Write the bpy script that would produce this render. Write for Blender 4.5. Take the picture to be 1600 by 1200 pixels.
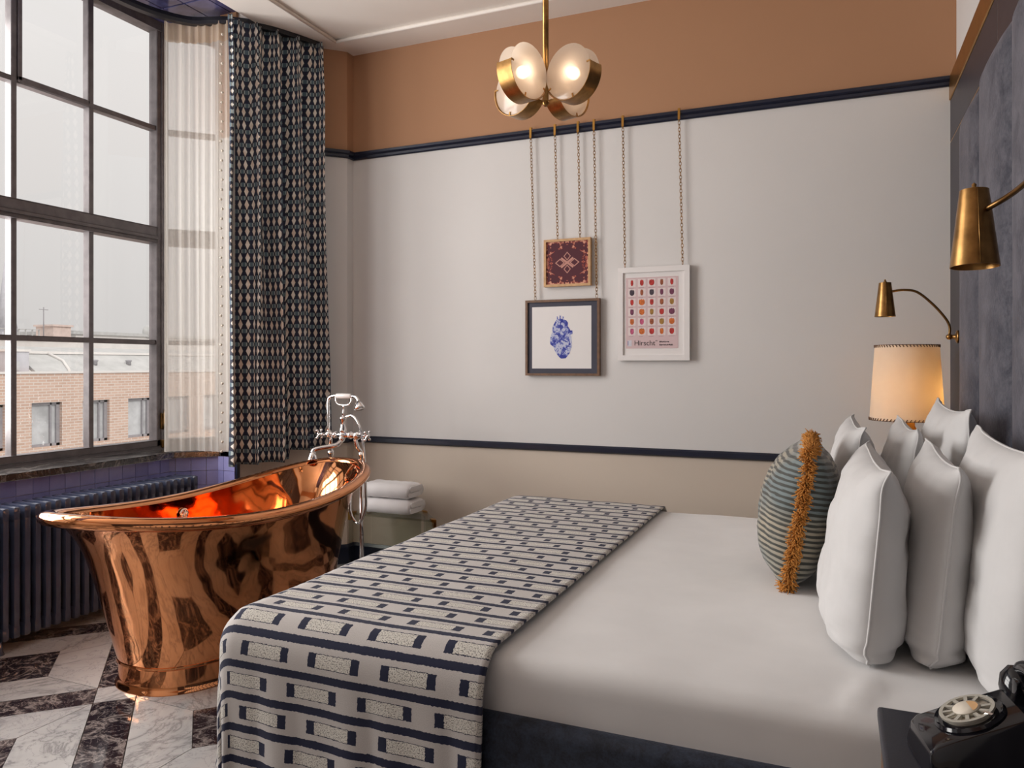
import bpy, bmesh, math, random
from math import sin, cos, pi, radians, sqrt, atan2
from mathutils import Vector, Matrix, noise

for o in list(bpy.data.objects):
    bpy.data.objects.remove(o)
random.seed(7)
scene = bpy.context.scene
COL = scene.collection

# ------------------------------------------------------------------ camera
YAW = math.atan(505 / 1191.0)
cam_d = bpy.data.cameras.new('camera')
cam = bpy.data.objects.new('camera', cam_d)
COL.objects.link(cam)
cam.location = (0, 0, 1.3)
cam.rotation_euler = (pi / 2, 0, YAW)
cam_d.sensor_width = 36.0
cam_d.lens = 1191.0 / 1600.0 * 36.0
cam_d.shift_y = -30.0 / 1600.0
cam_d.clip_start = 0.02
cam_d.clip_end = 400
scene.camera = cam

# ------------------------------------------------------------------ colour management, sky, sun, added bay light
vs = scene.view_settings
vs.view_transform = 'Standard'
vs.look = 'None'
vs.gamma = 1.0
vs.use_curve_mapping = False
vs.exposure = 0.23
SKY = 0.745
world = bpy.data.worlds.new('overcast_sky')
scene.world = world
world.use_nodes = True
wt = world.node_tree
wt.nodes.clear()
w_out = wt.nodes.new('ShaderNodeOutputWorld')
w_bg = wt.nodes.new('ShaderNodeBackground')
w_tc = wt.nodes.new('ShaderNodeTexCoord')
w_sep = wt.nodes.new('ShaderNodeSeparateXYZ')
w_map = wt.nodes.new('ShaderNodeMapRange')          # overcast sky: zenith brighter than the horizon
w_map.inputs['From Min'].default_value = 0.0
w_map.inputs['From Max'].default_value = 1.0
w_map.inputs['To Min'].default_value = 0.75
w_map.inputs['To Max'].default_value = 1.45
wt.links.new(w_tc.outputs['Generated'], w_sep.inputs[0])
wt.links.new(w_sep.outputs['Z'], w_map.inputs['Value'])
w_mul = wt.nodes.new('ShaderNodeMath')
w_mul.operation = 'MULTIPLY'
w_mul.inputs[1].default_value = SKY
wt.links.new(w_map.outputs[0], w_mul.inputs[0])
wt.links.new(w_mul.outputs[0], w_bg.inputs['Strength'])
w_bg.inputs['Color'].default_value = (1.0, 0.965, 0.94, 1)
wt.links.new(w_bg.outputs[0], w_out.inputs[0])

added_sun_d = bpy.data.lights.new('sun', 'SUN')
added_sun_d.energy = 1.1
added_sun_d.angle = radians(25)
added_sun_d.color = (1.0, 0.95, 0.9)
sun = bpy.data.objects.new('sun', added_sun_d)
COL.objects.link(sun)
sun.rotation_euler = Vector((-0.80, 0.25, -0.55)).to_track_quat('-Z', 'Y').to_euler()   # weak fill added from behind our own house to brighten the fronts opposite


def area(name, loc, direction, sx, sy, power, color):
    d = bpy.data.lights.new(name, 'AREA')
    d.shape = 'RECTANGLE'
    d.size, d.size_y = sx, sy
    d.energy = power
    d.color = color
    o = bpy.data.objects.new(name, d)
    COL.objects.link(o)
    o.location = loc
    o.rotation_euler = Vector(direction).to_track_quat('-Z', 'Y').to_euler()
    return o


# added light outside the bay window left of the frame, lifts the room's brightness
area('bay_fill_light', (-4.30, 1.55, 2.05), (1, 0.0, 0.0), 2.1, 2.3, 190, (1.0, 0.965, 0.935))

# ------------------------------------------------------------------ helpers: objects


def _tagp(o, label=None, cat=None, group=None, kind=None):
    if label:
        o['label'] = label
    if cat:
        o['category'] = cat
    if group:
        o['group'] = group
    if kind:
        o['kind'] = kind
    return o


def thing(name, label, cat, loc, group=None, rotz=0.0):
    o = bpy.data.objects.new(name, None)
    COL.objects.link(o)
    o.empty_display_size = 0.1
    o.location = loc
    o.rotation_euler = (0, 0, rotz)
    return _tagp(o, label, cat, group)


def link(o, parent=None):
    COL.objects.link(o)
    if parent is not None:
        o.parent = parent
    return o


class B:
    """collects geometry for ONE mesh object"""

    def __init__(self):
        self.bm = bmesh.new()
        self.uv = None

    def need_uv(self):
        if self.uv is None:
            self.uv = self.bm.loops.layers.uv.new('UVMap')

    def box(self, x0, x1, y0, y1, z0, z1, bev=0.0, seg=1, mi=0):
        r = bmesh.ops.create_cube(self.bm, size=1.0)
        vsx = r['verts']
        for v in vsx:
            v.co = Vector(((x0 + x1) / 2 + v.co.x * (x1 - x0), (y0 + y1) / 2 + v.co.y * (y1 - y0), (z0 + z1) / 2 + v.co.z * (z1 - z0)))
        fs = set(f for v in vsx for f in v.link_faces)
        for f in fs:
            f.material_index = mi
        if bev > 0:
            es = list(set(e for v in vsx for e in v.link_edges))
            bmesh.ops.bevel(self.bm, geom=es, offset=bev, segments=seg, profile=0.6, affect='EDGES')
        return self

    def obox(self, p, q, w, hgt, up=(0, 0, 1), bev=0.0, mi=0):
        """box along segment p-q with width w (sideways) and height hgt (along up)"""
        p, q = Vector(p), Vector(q)
        d = (q - p)
        L = d.length
        d.normalize()
        up = Vector(up)
        sd = d.cross(up).normalized()
        up = sd.cross(d).normalized()
        r = bmesh.ops.create_cube(self.bm, size=1.0)
        c = (p + q) / 2
        for v in r['verts']:
            v.co = c + d * (v.co.x * L) + sd * (v.co.y * w) + up * (v.co.z * hgt)
        for f in set(f for v in r['verts'] for f in v.link_faces):
            f.material_index = mi
        if bev > 0:
            es = list(set(e for v in r['verts'] for e in v.link_edges))
            bmesh.ops.bevel(self.bm, geom=es, offset=bev, segments=1, affect='EDGES')
        return self

    def rings(self, rings, closed=True, cap=True, loop=False, mi=0, smooth=True):
        """skin a list of point rings"""
        vr = [[self.bm.verts.new(p) for p in r] for r in rings]
        n = len(vr[0])
        m = len(vr)
        for i in range(m if loop else m - 1):
            a, b = vr[i], vr[(i + 1) % m]
            for j in range(n if closed else n - 1):
                k = (j + 1) % n
                f = self.bm.faces.new((a[j], a[k], b[k], b[j]))
                f.material_index = mi
                f.smooth = smooth
        if cap and closed and not loop:
            for r, rev in ((vr[0], True), (vr[-1], False)):
                f = self.bm.faces.new(list(reversed(r)) if rev else r)
                f.material_index = mi
        return self

    def tube(self, pts, r, n=10, closed=False, mi=0):
        pts = [Vector(p) for p in pts]
        m = len(pts)
        rr = r if isinstance(r, (list, tuple)) else [r] * m
        rings = []
        prev = None
        for i in range(m):
            if closed:
                t = pts[(i + 1) % m] - pts[i - 1]
            else:
                t = pts[min(i + 1, m - 1)] - pts[max(i - 1, 0)]
            if t.length < 1e-9:
                t = Vector((0, 0, 1))
            t.normalize()
            if prev is None:
                u = t.orthogonal().normalized()
            else:
                u = (prev - t * prev.dot(t))
                u = u.normalized() if u.length > 1e-6 else t.orthogonal().normalized()
            prev = u
            w = t.cross(u)
            rings.append([pts[i] + (u * cos(2 * pi * j / n) + w * sin(2 * pi * j / n)) * rr[i] for j in range(n)])
        return self.rings(rings, True, True, closed, mi)

    def lathe(self, prof, c=(0, 0, 0), n=24, axis=(0, 0, 1), mi=0, cap=True):
        """prof: list of (radius, height along axis)"""
        c = Vector(c)
        ax = Vector(axis).normalized()
        u = ax.orthogonal().normalized()
        w = ax.cross(u)
        rings = [[c + ax * h + (u * cos(2 * pi * j / n) + w * sin(2 * pi * j / n)) * max(r, 1e-5) for j in range(n)] for r, h in prof]
        return self.rings(rings, True, cap, False, mi)

    def ball(self, c, r, n=12, sc=(1, 1, 1), mi=0):
        c = Vector(c)
        rings = []
        m = max(6, n // 2 + 2)
        for i in range(1, m):
            a = -pi / 2 + pi * i / m
            rings.append([c + Vector((cos(a) * cos(2 * pi * j / n) * sc[0], cos(a) * sin(2 * pi * j / n) * sc[1], sin(a) * sc[2])) * r for j in range(n)])
        return self.rings(rings, True, True, False, mi)

    def grid(self, fn, us, vs_, uvfn=None, mi=0, smooth=True):
        vv = [[self.bm.verts.new(fn(u, v)) for v in vs_] for u in us]
        if uvfn:
            self.need_uv()
        for i in range(len(us) - 1):
            for j in range(len(vs_) - 1):
                f = self.bm.faces.new((vv[i][j], vv[i + 1][j], vv[i + 1][j + 1], vv[i][j + 1]))
                f.smooth = smooth
                f.material_index = mi
                if uvfn:
                    for lp, (a, b) in zip(f.loops, ((i, j), (i + 1, j), (i + 1, j + 1), (i, j + 1))):
                        lp[self.uv].uv = uvfn(us[a], vs_[b])
        return self

    def poly(self, pts, mi=0):
        f = self.bm.faces.new([self.bm.verts.new(p) for p in pts])
        f.material_index = mi
        return self

    def prism(self, pts, d, mi=0):
        """flat polygon pts extruded by vector d"""
        d = Vector(d)
        a = [self.bm.verts.new(Vector(p)) for p in pts]
        b = [self.bm.verts.new(Vector(p) + d) for p in pts]
        n = len(a)
        fs = [self.bm.faces.new(list(reversed(a))), self.bm.faces.new(b)]
        for i in range(n):
            fs.append(self.bm.faces.new((a[i], a[(i + 1) % n], b[(i + 1) % n], b[i])))
        for f in fs:
            f.material_index = mi
        return self

    def done(self, name, mats, parent=None, org=None, smooth=None, recalc=True, sharp=40):
        """org: world point the vertices are made relative to (the thing's origin)"""
        if recalc:
            bmesh.ops.recalc_face_normals(self.bm, faces=self.bm.faces)
        if org is not None:
            bmesh.ops.translate(self.bm, verts=self.bm.verts, vec=-Vector(org))
        me = bpy.data.meshes.new(name)
        if smooth:
            for f in self.bm.faces:
                f.smooth = True
        self.bm.to_mesh(me)
        self.bm.free()
        for m in (mats if isinstance(mats, (list, tuple)) else [mats]):
            me.materials.append(m)
        if smooth == 'auto':
            me.set_sharp_from_angle(angle=radians(sharp))
        o = bpy.data.objects.new(name, me)
        link(o, parent)
        if parent is None and org is not None:
            o.location = org
        return o


def structure(o):
    o['kind'] = 'structure'
    return o


def arc(c, r, a0, a1, n, u, v):
    c, u, v = Vector(c), Vector(u), Vector(v)
    return [c + u * (r * cos(a0 + (a1 - a0) * i / n)) + v * (r * sin(a0 + (a1 - a0) * i / n)) for i in range(n + 1)]


def smooth_path(pts, n=8):
    """Catmull-Rom"""
    P = [Vector(p) for p in pts]
    P = [P[0] * 2 - P[1]] + P + [P[-1] * 2 - P[-2]]
    out = []
    for i in range(1, len(P) - 2):
        a, b, c, d = P[i - 1], P[i], P[i + 1], P[i + 2]
        for k in range(n):
            t = k / n
            out.append(0.5 * ((2 * b) + (c - a) * t + (2 * a - 5 * b + 4 * c - d) * t * t + (3 * b - a - 3 * c + d) * t ** 3))
    out.append(P[-2])
    return out


def lin(a, b, n):
    return [a + (b - a) * i / n for i in range(n + 1)]


# ------------------------------------------------------------------ helpers: materials
def srgb(r, g, b):
    def f(c):
        c /= 255.0
        return c / 12.92 if c <= 0.04045 else ((c + 0.055) / 1.055) ** 2.4
    return (f(r), f(g), f(b), 1.0)


class M:
    def __init__(self, name):
        self.m = bpy.data.materials.new(name)
        self.m.use_nodes = True
        self.t = self.m.node_tree
        self.t.nodes.clear()
        self.out = self.t.nodes.new('ShaderNodeOutputMaterial')

    def n(self, typ, **kw):
        nd = self.t.nodes.new(typ)
        for k, v in kw.items():
            setattr(nd, k, v)
        return nd

    def l(self, a, b):
        self.t.links.new(a, b)

    def put(self, inp, v):
        if hasattr(v, 'is_linked') or hasattr(v, 'links'):
            self.l(v, inp)
        else:
            inp.default_value = v

    def math(self, op, a, b=0.0, c=None, clamp=False):
        nd = self.n('ShaderNodeMath', operation=op, use_clamp=clamp)
        self.put(nd.inputs[0], a)
        self.put(nd.inputs[1], b)
        if c is not None:
            self.put(nd.inputs[2], c)
        return nd.outputs[0]

    def coord(self, kind='Object', scale=None, rot=None):
        o = self.n('ShaderNodeTexCoord').outputs[kind]
        if scale is not None or rot is not None:
            mp = self.n('ShaderNodeMapping')
            self.l(o, mp.inputs['Vector'])
            if scale is not None:
                mp.inputs['Scale'].default_value = scale if isinstance(scale, tuple) else (scale,) * 3
            if rot is not None:
                mp.inputs['Rotation'].default_value = rot
            o = mp.outputs[0]
        return o

    def noise(self, vec, scale=5.0, detail=4.0, rough=0.55, dist=0.0):
        nd = self.n('ShaderNodeTexNoise')
        self.l(vec, nd.inputs['Vector'])
        nd.inputs['Scale'].default_value = scale
        nd.inputs['Detail'].default_value = detail
        nd.inputs['Roughness'].default_value = rough
        nd.inputs['Distortion'].default_value = dist
        return nd.outputs[0]

    def ramp(self, fac, stops, interp='LINEAR'):
        nd = self.n('ShaderNodeValToRGB')
        cr = nd.color_ramp
        cr.interpolation = interp
        while len(cr.elements) < len(stops):
            cr.elements.new(0.5)
        for e, (p, c) in zip(cr.elements, stops):
            e.position = p
            e.color = c if len(c) == 4 else (*c, 1)
        self.l(fac, nd.inputs[0])
        return nd.outputs[0]

    def mix(self, fac, a, b, blend='MIX'):
        nd = self.n('ShaderNodeMix', data_type='RGBA', blend_type=blend)
        self.put(nd.inputs[0], fac)
        self.put(nd.inputs[6], a)
        self.put(nd.inputs[7], b)
        return nd.outputs[2]

    def bump(self, h, strength=0.2, dist=0.01):
        nd = self.n('ShaderNodeBump')
        nd.inputs['Strength'].default_value = strength
        nd.inputs['Distance'].default_value = dist
        self.l(h, nd.inputs['Height'])
        return nd.outputs[0]

    def pbr(self, color, rough=0.5, metal=0.0, normal=None, **kw):
        p = self.n('ShaderNodeBsdfPrincipled')
        self.put(p.inputs['Base Color'], color)
        self.put(p.inputs['Roughness'], rough)
        p.inputs['Metallic'].default_value = metal
        if normal is not None:
            self.l(normal, p.inputs['Normal'])
        for k, v in kw.items():
            self.put(p.inputs[k.replace('_', ' ')], v)
        self.l(p.outputs[0], self.out.inputs[0])
        self.p = p
        return self.m


def plain(name, col, rough=0.5, metal=0.0, var=0.08, vscale=8.0, bstr=0.05, bscale=200.0, bdist=0.002, **kw):
    """one colour with a little tonal variation and fine relief"""
    s = M(name)
    co = s.coord()
    a = tuple(c * (1 - var) for c in col[:3]) + (1,)
    b = tuple(min(1, c * (1 + var)) for c in col[:3]) + (1,)
    c = s.ramp(s.noise(co, vscale, 3), [(0.3, a), (0.7, b)])
    nrm = s.bump(s.noise(co, bscale, 2), bstr, bdist) if bstr > 0 else None
    return s.pbr(c, rough, metal, nrm, **kw)


def cloth(name, col, rough=0.9, var=0.05, scale=900.0, bstr=0.25, sheen=0.2):
    s = M(name)
    co = s.coord()
    a = tuple(c * (1 - var) for c in col[:3]) + (1,)
    c = s.ramp(s.noise(co, 6, 3), [(0.35, a), (0.65, col)])
    h = s.math('ADD', s.math('MULTIPLY', s.noise(co, 9, 3), 1.0), s.math('MULTIPLY', s.noise(co, scale, 1), 0.06))
    return s.pbr(c, rough, 0, s.bump(h, bstr, 0.006), Sheen_Weight=sheen)


def marble(name, base, tone, vein, scale, amount, rough):
    s = M(name)
    oi = s.n('ShaderNodeObjectInfo')
    tc = s.coord()
    off = s.n('ShaderNodeVectorMath', operation='ADD')
    sc = s.n('ShaderNodeVectorMath', operation='SCALE')
    cb = s.n('ShaderNodeCombineXYZ')
    s.l(oi.outputs['Random'], cb.inputs[0])
    s.l(s.math('MULTIPLY', oi.outputs['Random'], 7.31), cb.inputs[1])
    s.l(s.math('MULTIPLY', oi.outputs['Random'], 3.7), cb.inputs[2])
    s.l(cb.outputs[0], sc.inputs[0])
    sc.inputs['Scale'].default_value = 11.0
    s.l(tc, off.inputs[0])
    s.l(sc.outputs[0], off.inputs[1])
    v = off.outputs[0]
    body = s.ramp(s.noise(v, scale * 0.6, 5, 0.6, 0.8), [(0.3, tone), (0.6, base)])
    r1 = s.math('ABSOLUTE', s.math('SUBTRACT', s.noise(v, scale, 7, 0.62, 1.6), 0.5))
    v1 = s.ramp(r1, [(0.0, (1, 1, 1)), (0.018, (0.25, 0.25, 0.25)), (0.06, (0, 0, 0))])
    r2 = s.math('ABSOLUTE', s.math('SUBTRACT', s.noise(v, scale * 2.7, 6, 0.6, 2.2), 0.53))
    v2 = s.ramp(r2, [(0.0, (0.8, 0.8, 0.8)), (0.012, (0.1, 0.1, 0.1)), (0.03, (0, 0, 0))])
    fac = s.math('MULTIPLY', s.math('MAXIMUM', v1, v2), amount, clamp=True)
    return s.pbr(s.mix(fac, body, vein), rough, 0, s.bump(s.noise(tc, 1.5, 2), 0.02, 0.01), Specular_IOR_Level=0.9 if 'sill' in name else 0.5)


def wallpaint(name, col, bstr=0.12, var=0.035):
    s = M(name)
    co = s.coord()
    a = tuple(c * (1 - var) for c in col[:3]) + (1,)
    c = s.ramp(s.noise(co, 1.3, 4), [(0.35, a), (0.65, col)])
    weave = s.math('ADD', s.noise(s.coord('Object', (40, 40, 900)), 1, 1), s.noise(s.coord('Object', (900, 900, 40)), 1, 1))
    return s.pbr(c, 0.75, 0, s.bump(weave, bstr, 0.002))


MAT = {}
MAT['white_wall'] = wallpaint('linen_wallcovering', (0.68, 0.66, 0.648, 1))
MAT['brown_wall'] = wallpaint('cocoa_paint', (0.41, 0.215, 0.115, 1), 0.05)
MAT['taupe_wall'] = wallpaint('taupe_paint', (0.62, 0.53, 0.445, 1), 0.05)
MAT['ceiling'] = plain('ceiling_paint', (0.86, 0.80, 0.745, 1), 0.85, var=0.03, vscale=2, bstr=0.03)
MAT['navy_paint'] = plain('navy_gloss_paint', (0.006, 0.009, 0.026, 1), 0.3, var=0.15)
MAT['white_marble'] = marble('white_marble', (0.50, 0.485, 0.475, 1), (0.38, 0.38, 0.385, 1), (0.17, 0.165, 0.17, 1), 2.4, 0.70, 0.10)
MAT['dark_marble'] = marble('dark_marble', (0.030, 0.020, 0.024, 1), (0.012, 0.009, 0.014, 1), (0.50, 0.43, 0.40, 1), 5.0, 0.62, 0.08)
MAT['grout'] = plain('grout', (0.30, 0.27, 0.25, 1), 0.8)
MAT['sill_stone'] = marble('black_sill_stone', (0.022, 0.018, 0.018, 1), (0.011, 0.010, 0.012, 1), (0.55, 0.5, 0.46, 1), 4.0, 0.35, 0.2)
s_ = M('lavender_glazed_tile')
oi_ = s_.n('ShaderNodeObjectInfo')
n_ = s_.math('ADD', s_.math('MULTIPLY', s_.noise(s_.coord('Object', 14.0), 1, 3), 0.6), s_.math('MULTIPLY', oi_.outputs['Random'], 0.4))
MAT['tile'] = s_.pbr(s_.ramp(n_, [(0.2, (0.22, 0.22, 0.50, 1)), (0.8, (0.36, 0.36, 0.66, 1))]), 0.14, 0, s_.bump(s_.noise(s_.coord(), 18, 2), 0.15, 0.01))
MAT['blue_tile'] = plain('deep_blue_glaze', (0.07, 0.07, 0.17, 1), 0.12, var=0.5, vscale=7, bstr=0.08, bscale=12, bdist=0.01)
MAT['window_metal'] = plain('window_steel', (0.12, 0.105, 0.108, 1), 0.38, 0.0, var=0.2, vscale=20)
MAT['black_metal'] = plain('black_metal', (0.012, 0.012, 0.016, 1), 0.35, 0.0)
MAT['radiator'] = plain('slate_blue_radiator_enamel', (0.055, 0.066, 0.11, 1), 0.2, var=0.2, Coat_Weight=0.6, Coat_Roughness=0.12)
MAT['brass'] = plain('aged_brass', (0.33, 0.18, 0.062, 1), 0.33, 1.0, var=0.3, vscale=25, bstr=0.03)
MAT['dark_brass'] = plain('dark_bronze', (0.17, 0.095, 0.035, 1), 0.34, 1.0, var=0.25, vscale=25)
MAT['gold'] = plain('gold_trim', (0.42, 0.22, 0.055, 1), 0.35, 1.0, var=0.12)
MAT['chrome'] = plain('chrome', (0.86, 0.84, 0.84, 1), 0.06, 1.0, var=0.02, bstr=0)
MAT['porcelain'] = plain('white_porcelain', (0.8, 0.77, 0.75, 1), 0.15, var=0.02, bstr=0)
MAT['linen'] = cloth('white_bed_linen', (0.70, 0.69, 0.685, 1), bstr=0.18)
MAT['pillow'] = cloth('white_cotton_pillowcase', (0.60, 0.595, 0.595, 1), bstr=0.30)
MAT['towel'] = cloth('white_terry', (0.80, 0.77, 0.77, 1), scale=1500, bstr=0.5, sheen=0.4)
MAT['wood_light'] = plain('pale_oak', (0.55, 0.33, 0.16, 1), 0.45, var=0.15, vscale=30)
MAT['wood_brown'] = plain('walnut', (0.15, 0.075, 0.038, 1), 0.45, var=0.25, vscale=40)
MAT['white_frame'] = plain('white_lacquer', (0.78, 0.75, 0.74, 1), 0.35, var=0.01)
MAT['mat_white'] = plain('white_mount_board', (0.76, 0.73, 0.72, 1), 0.8, var=0.01)
MAT['mat_dark'] = plain('slate_mount_board', (0.045, 0.045, 0.068, 1), 0.7)
MAT['leather'] = plain('black_leather_top', (0.010, 0.012, 0.022, 1), 0.45, var=0.2, vscale=60, bstr=0.15, bscale=300)
MAT['bakelite'] = plain('black_bakelite', (0.006, 0.006, 0.009, 1), 0.08, var=0.1, bstr=0)
MAT['cream_label'] = plain('cream_card', (0.62, 0.56, 0.47, 1), 0.5)
MAT['panel'] = plain('charcoal_panel', (0.030, 0.026, 0.036, 1), 0.45, var=0.15)


def velvet(name, dark, light, scale, rough=0.75):
    s = M(name)
    co = s.coord()
    a = s.noise(co, scale, 6, 0.7, 0.6)
    b = s.noise(co, scale * 9, 3, 0.6)
    f = s.math('ADD', s.math('MULTIPLY', a, 0.7), s.math('MULTIPLY', b, 0.3))
    c = s.ramp(f, [(0.40, dark), (0.60, light)])
    return s.pbr(c, rough, 0, s.bump(b, 0.25, 0.004), Sheen_Weight=1.0 if 'midnight' in name else 0.55, Sheen_Roughness=0.35, Sheen_Tint=(0.62, 0.63, 0.74, 1))


MAT['velvet'] = velvet('slate_blue_velvet', (0.020, 0.022, 0.036, 1), (0.088, 0.087, 0.107, 1), 9)
MAT['velvet_dark'] = velvet('midnight_velvet', (0.004, 0.006, 0.014, 1), (0.022, 0.032, 0.058, 1), 22)

s_ = M('polished_copper')
co_ = s_.coord()
n_ = s_.noise(co_, 3.2, 2, 0.5)
MAT['copper'] = s_.pbr(s_.ramp(s_.noise(co_, 5, 4), [(0.3, (0.70, 0.28, 0.115, 1)), (0.7, (0.79, 0.345, 0.16, 1))]), 0.06, 1.0, s_.bump(n_, 0.22, 0.04))

# glass that lets daylight through
s_ = M('window_glass')
tr_ = s_.n('ShaderNodeBsdfTransparent')
tr_.inputs[0].default_value = (0.97, 0.97, 0.97, 1)
gl_ = s_.n('ShaderNodeBsdfGlossy')
gl_.inputs['Roughness'].default_value = 0.02
fr_ = s_.n('ShaderNodeLayerWeight')
mx_ = s_.n('ShaderNodeMixShader')
s_.l(s_.math('MULTIPLY_ADD', s_.math('POWER', fr_.outputs['Facing'], 5.0), 0.85, 0.05), mx_.inputs[0])
s_.l(tr_.outputs[0], mx_.inputs[1])
s_.l(gl_.outputs[0], mx_.inputs[2])
s_.l(mx_.outputs[0], s_.out.inputs[0])
MAT['glass'] = s_.m
s_ = M('table_glass')
tr_ = s_.n('ShaderNodeBsdfTransparent')
tr_.inputs[0].default_value = (0.86, 0.88, 0.84, 1)
gl_ = s_.n('ShaderNodeBsdfGlossy')
gl_.inputs['Roughness'].default_value = 0.03
fr_ = s_.n('ShaderNodeLayerWeight')
mx_ = s_.n('ShaderNodeMixShader')
s_.l(s_.math('MULTIPLY_ADD', s_.math('POWER', fr_.outputs['Facing'], 5.0), 0.85, 0.05), mx_.inputs[0])
s_.l(tr_.outputs[0], mx_.inputs[1])
s_.l(gl_.outputs[0], mx_.inputs[2])
s_.l(mx_.outputs[0], s_.out.inputs[0])
MAT['table_glass'] = s_.m


def sheer_mat(name, col, opacity):
    s = M(name)
    tr = s.n('ShaderNodeBsdfTransparent')
    tl = s.n('ShaderNodeBsdfTranslucent')
    df = s.n('ShaderNodeBsdfDiffuse')
    tl.inputs[0].default_value = col
    df.inputs[0].default_value = col
    m1 = s.n('ShaderNodeMixShader')
    m1.inputs[0].default_value = 0.40
    s.l(tl.outputs[0], m1.inputs[1])
    s.l(df.outputs[0], m1.inputs[2])
    wv = s.noise(s.coord('Object', (300, 300, 12)), 1, 1)
    m2 = s.n('ShaderNodeMixShader')
    s.l(s.math('ADD', opacity - 0.1, s.math('MULTIPLY', wv, 0.2)), m2.inputs[0])
    s.l(tr.outputs[0], m2.inputs[1])
    s.l(m1.outputs[0], m2.inputs[2])
    s.l(m2.outputs[0], s.out.inputs[0])
    return s.m


MAT['sheer'] = sheer_mat('cream_voile', (0.97, 0.93, 0.87, 1), 0.66)
MAT['sheer_tape'] = sheer_mat('voile_heading_tape', (0.78, 0.66, 0.53, 1), 0.92)


def emit(name, col, st):
    s = M(name)
    e = s.n('ShaderNodeEmission')
    e.inputs[0].default_value = col
    e.inputs[1].default_value = st
    s.l(e.outputs[0], s.out.inputs[0])
    return s.m


MAT['bulb'] = emit('warm_bulb', (1.0, 0.82, 0.64, 1), 8.0)
# opal glass discs: translucent, a little clear, with a soft gloss
s_ = M('opal_glass')
tl_ = s_.n('ShaderNodeBsdfTranslucent')
tl_.inputs[0].default_value = (0.96, 0.90, 0.83, 1)
df_ = s_.n('ShaderNodeBsdfDiffuse')
df_.inputs[0].default_value = (0.90, 0.85, 0.80, 1)
tr_ = s_.n('ShaderNodeBsdfTransparent')
tr_.inputs[0].default_value = (1.0, 0.93, 0.85, 1)
gl_ = s_.n('ShaderNodeBsdfGlossy')
gl_.inputs['Roughness'].default_value = 0.15
m1_ = s_.n('ShaderNodeMixShader')
m1_.inputs[0].default_value = 0.35
s_.l(tl_.outputs[0], m1_.inputs[1])
s_.l(df_.outputs[0], m1_.inputs[2])
m3_ = s_.n('ShaderNodeMixShader')
m3_.inputs[0].default_value = 0.42
s_.l(m1_.outputs[0], m3_.inputs[1])
s_.l(tr_.outputs[0], m3_.inputs[2])
m2_ = s_.n('ShaderNodeMixShader')
m2_.inputs[0].default_value = 0.04
s_.l(m3_.outputs[0], m2_.inputs[1])
s_.l(gl_.outputs[0], m2_.inputs[2])
s_.l(m2_.outputs[0], s_.out.inputs[0])
MAT['opal'] = s_.m
# parchment shade of the table lamp
s_ = M('parchment_shade')
co_ = s_.coord()
c_ = s_.ramp(s_.noise(co_, 12, 5), [(0.3, (0.80, 0.60, 0.38, 1)), (0.7, (0.88, 0.70, 0.48, 1))])
tl_ = s_.n('ShaderNodeBsdfTranslucent')
s_.l(c_, tl_.inputs[0])
df_ = s_.n('ShaderNodeBsdfDiffuse')
df_.inputs[0].default_value = (0.86, 0.78, 0.68, 1)
m1_ = s_.n('ShaderNodeMixShader')
m1_.inputs[0].default_value = 0.55
s_.l(tl_.outputs[0], m1_.inputs[1])
s_.l(df_.outputs[0], m1_.inputs[2])
s_.l(m1_.outputs[0], s_.out.inputs[0])
MAT['parchment'] = s_.m
s_ = M('amber_glass')
MAT['amber'] = s_.pbr((0.80, 0.34, 0.04, 1), 0.08, 0, None, Transmission_Weight=0.6, IOR=1.4)

# woven throw: navy stripes and dashes with tweed centres (UV in metres)
s_ = M('woven_throw')
uvn = s_.n('ShaderNodeSeparateXYZ')
s_.l(s_.coord('UV'), uvn.inputs[0])
wob = s_.math('MULTIPLY', s_.math('SUBTRACT', s_.noise(s_.coord('UV'), 160, 2), 0.5), 0.006)
U_ = s_.math('ADD', uvn.outputs[0], wob)
V_ = s_.math('ADD', uvn.outputs[1], wob)
row_ = s_.math('FRACT', s_.math('MULTIPLY', s_.math('FLOOR', s_.math('MULTIPLY', V_, 1 / 0.0795)), 0.5))   # 0 or a half: alternate rows step sideways
cu = s_.math('FRACT', s_.math('ADD', s_.math('MULTIPLY_ADD', U_, 1 / 0.206, 0.33), s_.math('MULTIPLY', row_, 0.58)))
cv = s_.math('FRACT', s_.math('MULTIPLY', V_, 1 / 0.0795))


def between(s, x, a, b):
    return s.math('MULTIPLY', s.math('GREATER_THAN', x, a), s.math('LESS_THAN', x, b))


stripe = s_.math('LESS_THAN', cv, 0.235)
rect = s_.math('MULTIPLY', between(s_, cu, 0.06, 0.77), between(s_, cv, 0.42, 0.83))
tweed = s_.math('MULTIPLY', between(s_, cu, 0.17, 0.66), between(s_, cv, 0.44, 0.81))
dark = s_.math('SUBTRACT', s_.math('MAXIMUM', stripe, rect), tweed, clamp=True)
fz = s_.noise(s_.coord('UV'), 330, 2, 0.8)
base = s_.ramp(s_.noise(s_.coord('UV'), 700, 2), [(0.3, (0.39, 0.365, 0.35, 1)), (0.7, (0.62, 0.585, 0.565, 1))])
tw = s_.ramp(fz, [(0.36, (0.06, 0.05, 0.045, 1)), (0.50, (0.72, 0.69, 0.63, 1))])
c1 = s_.mix(tweed, base, tw)
c2 = s_.mix(dark, c1, (0.010, 0.013, 0.040, 1))
hh = s_.math('ADD', s_.math('MULTIPLY', fz, s_.math('MULTIPLY_ADD', tweed, 0.9, 0.25)), s_.math('MULTIPLY', tweed, 0.8))
MAT['throw'] = s_.pbr(c2, 0.95, 0, s_.bump(hh, 0.6, 0.004), Sheen_Weight=0.04)

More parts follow.
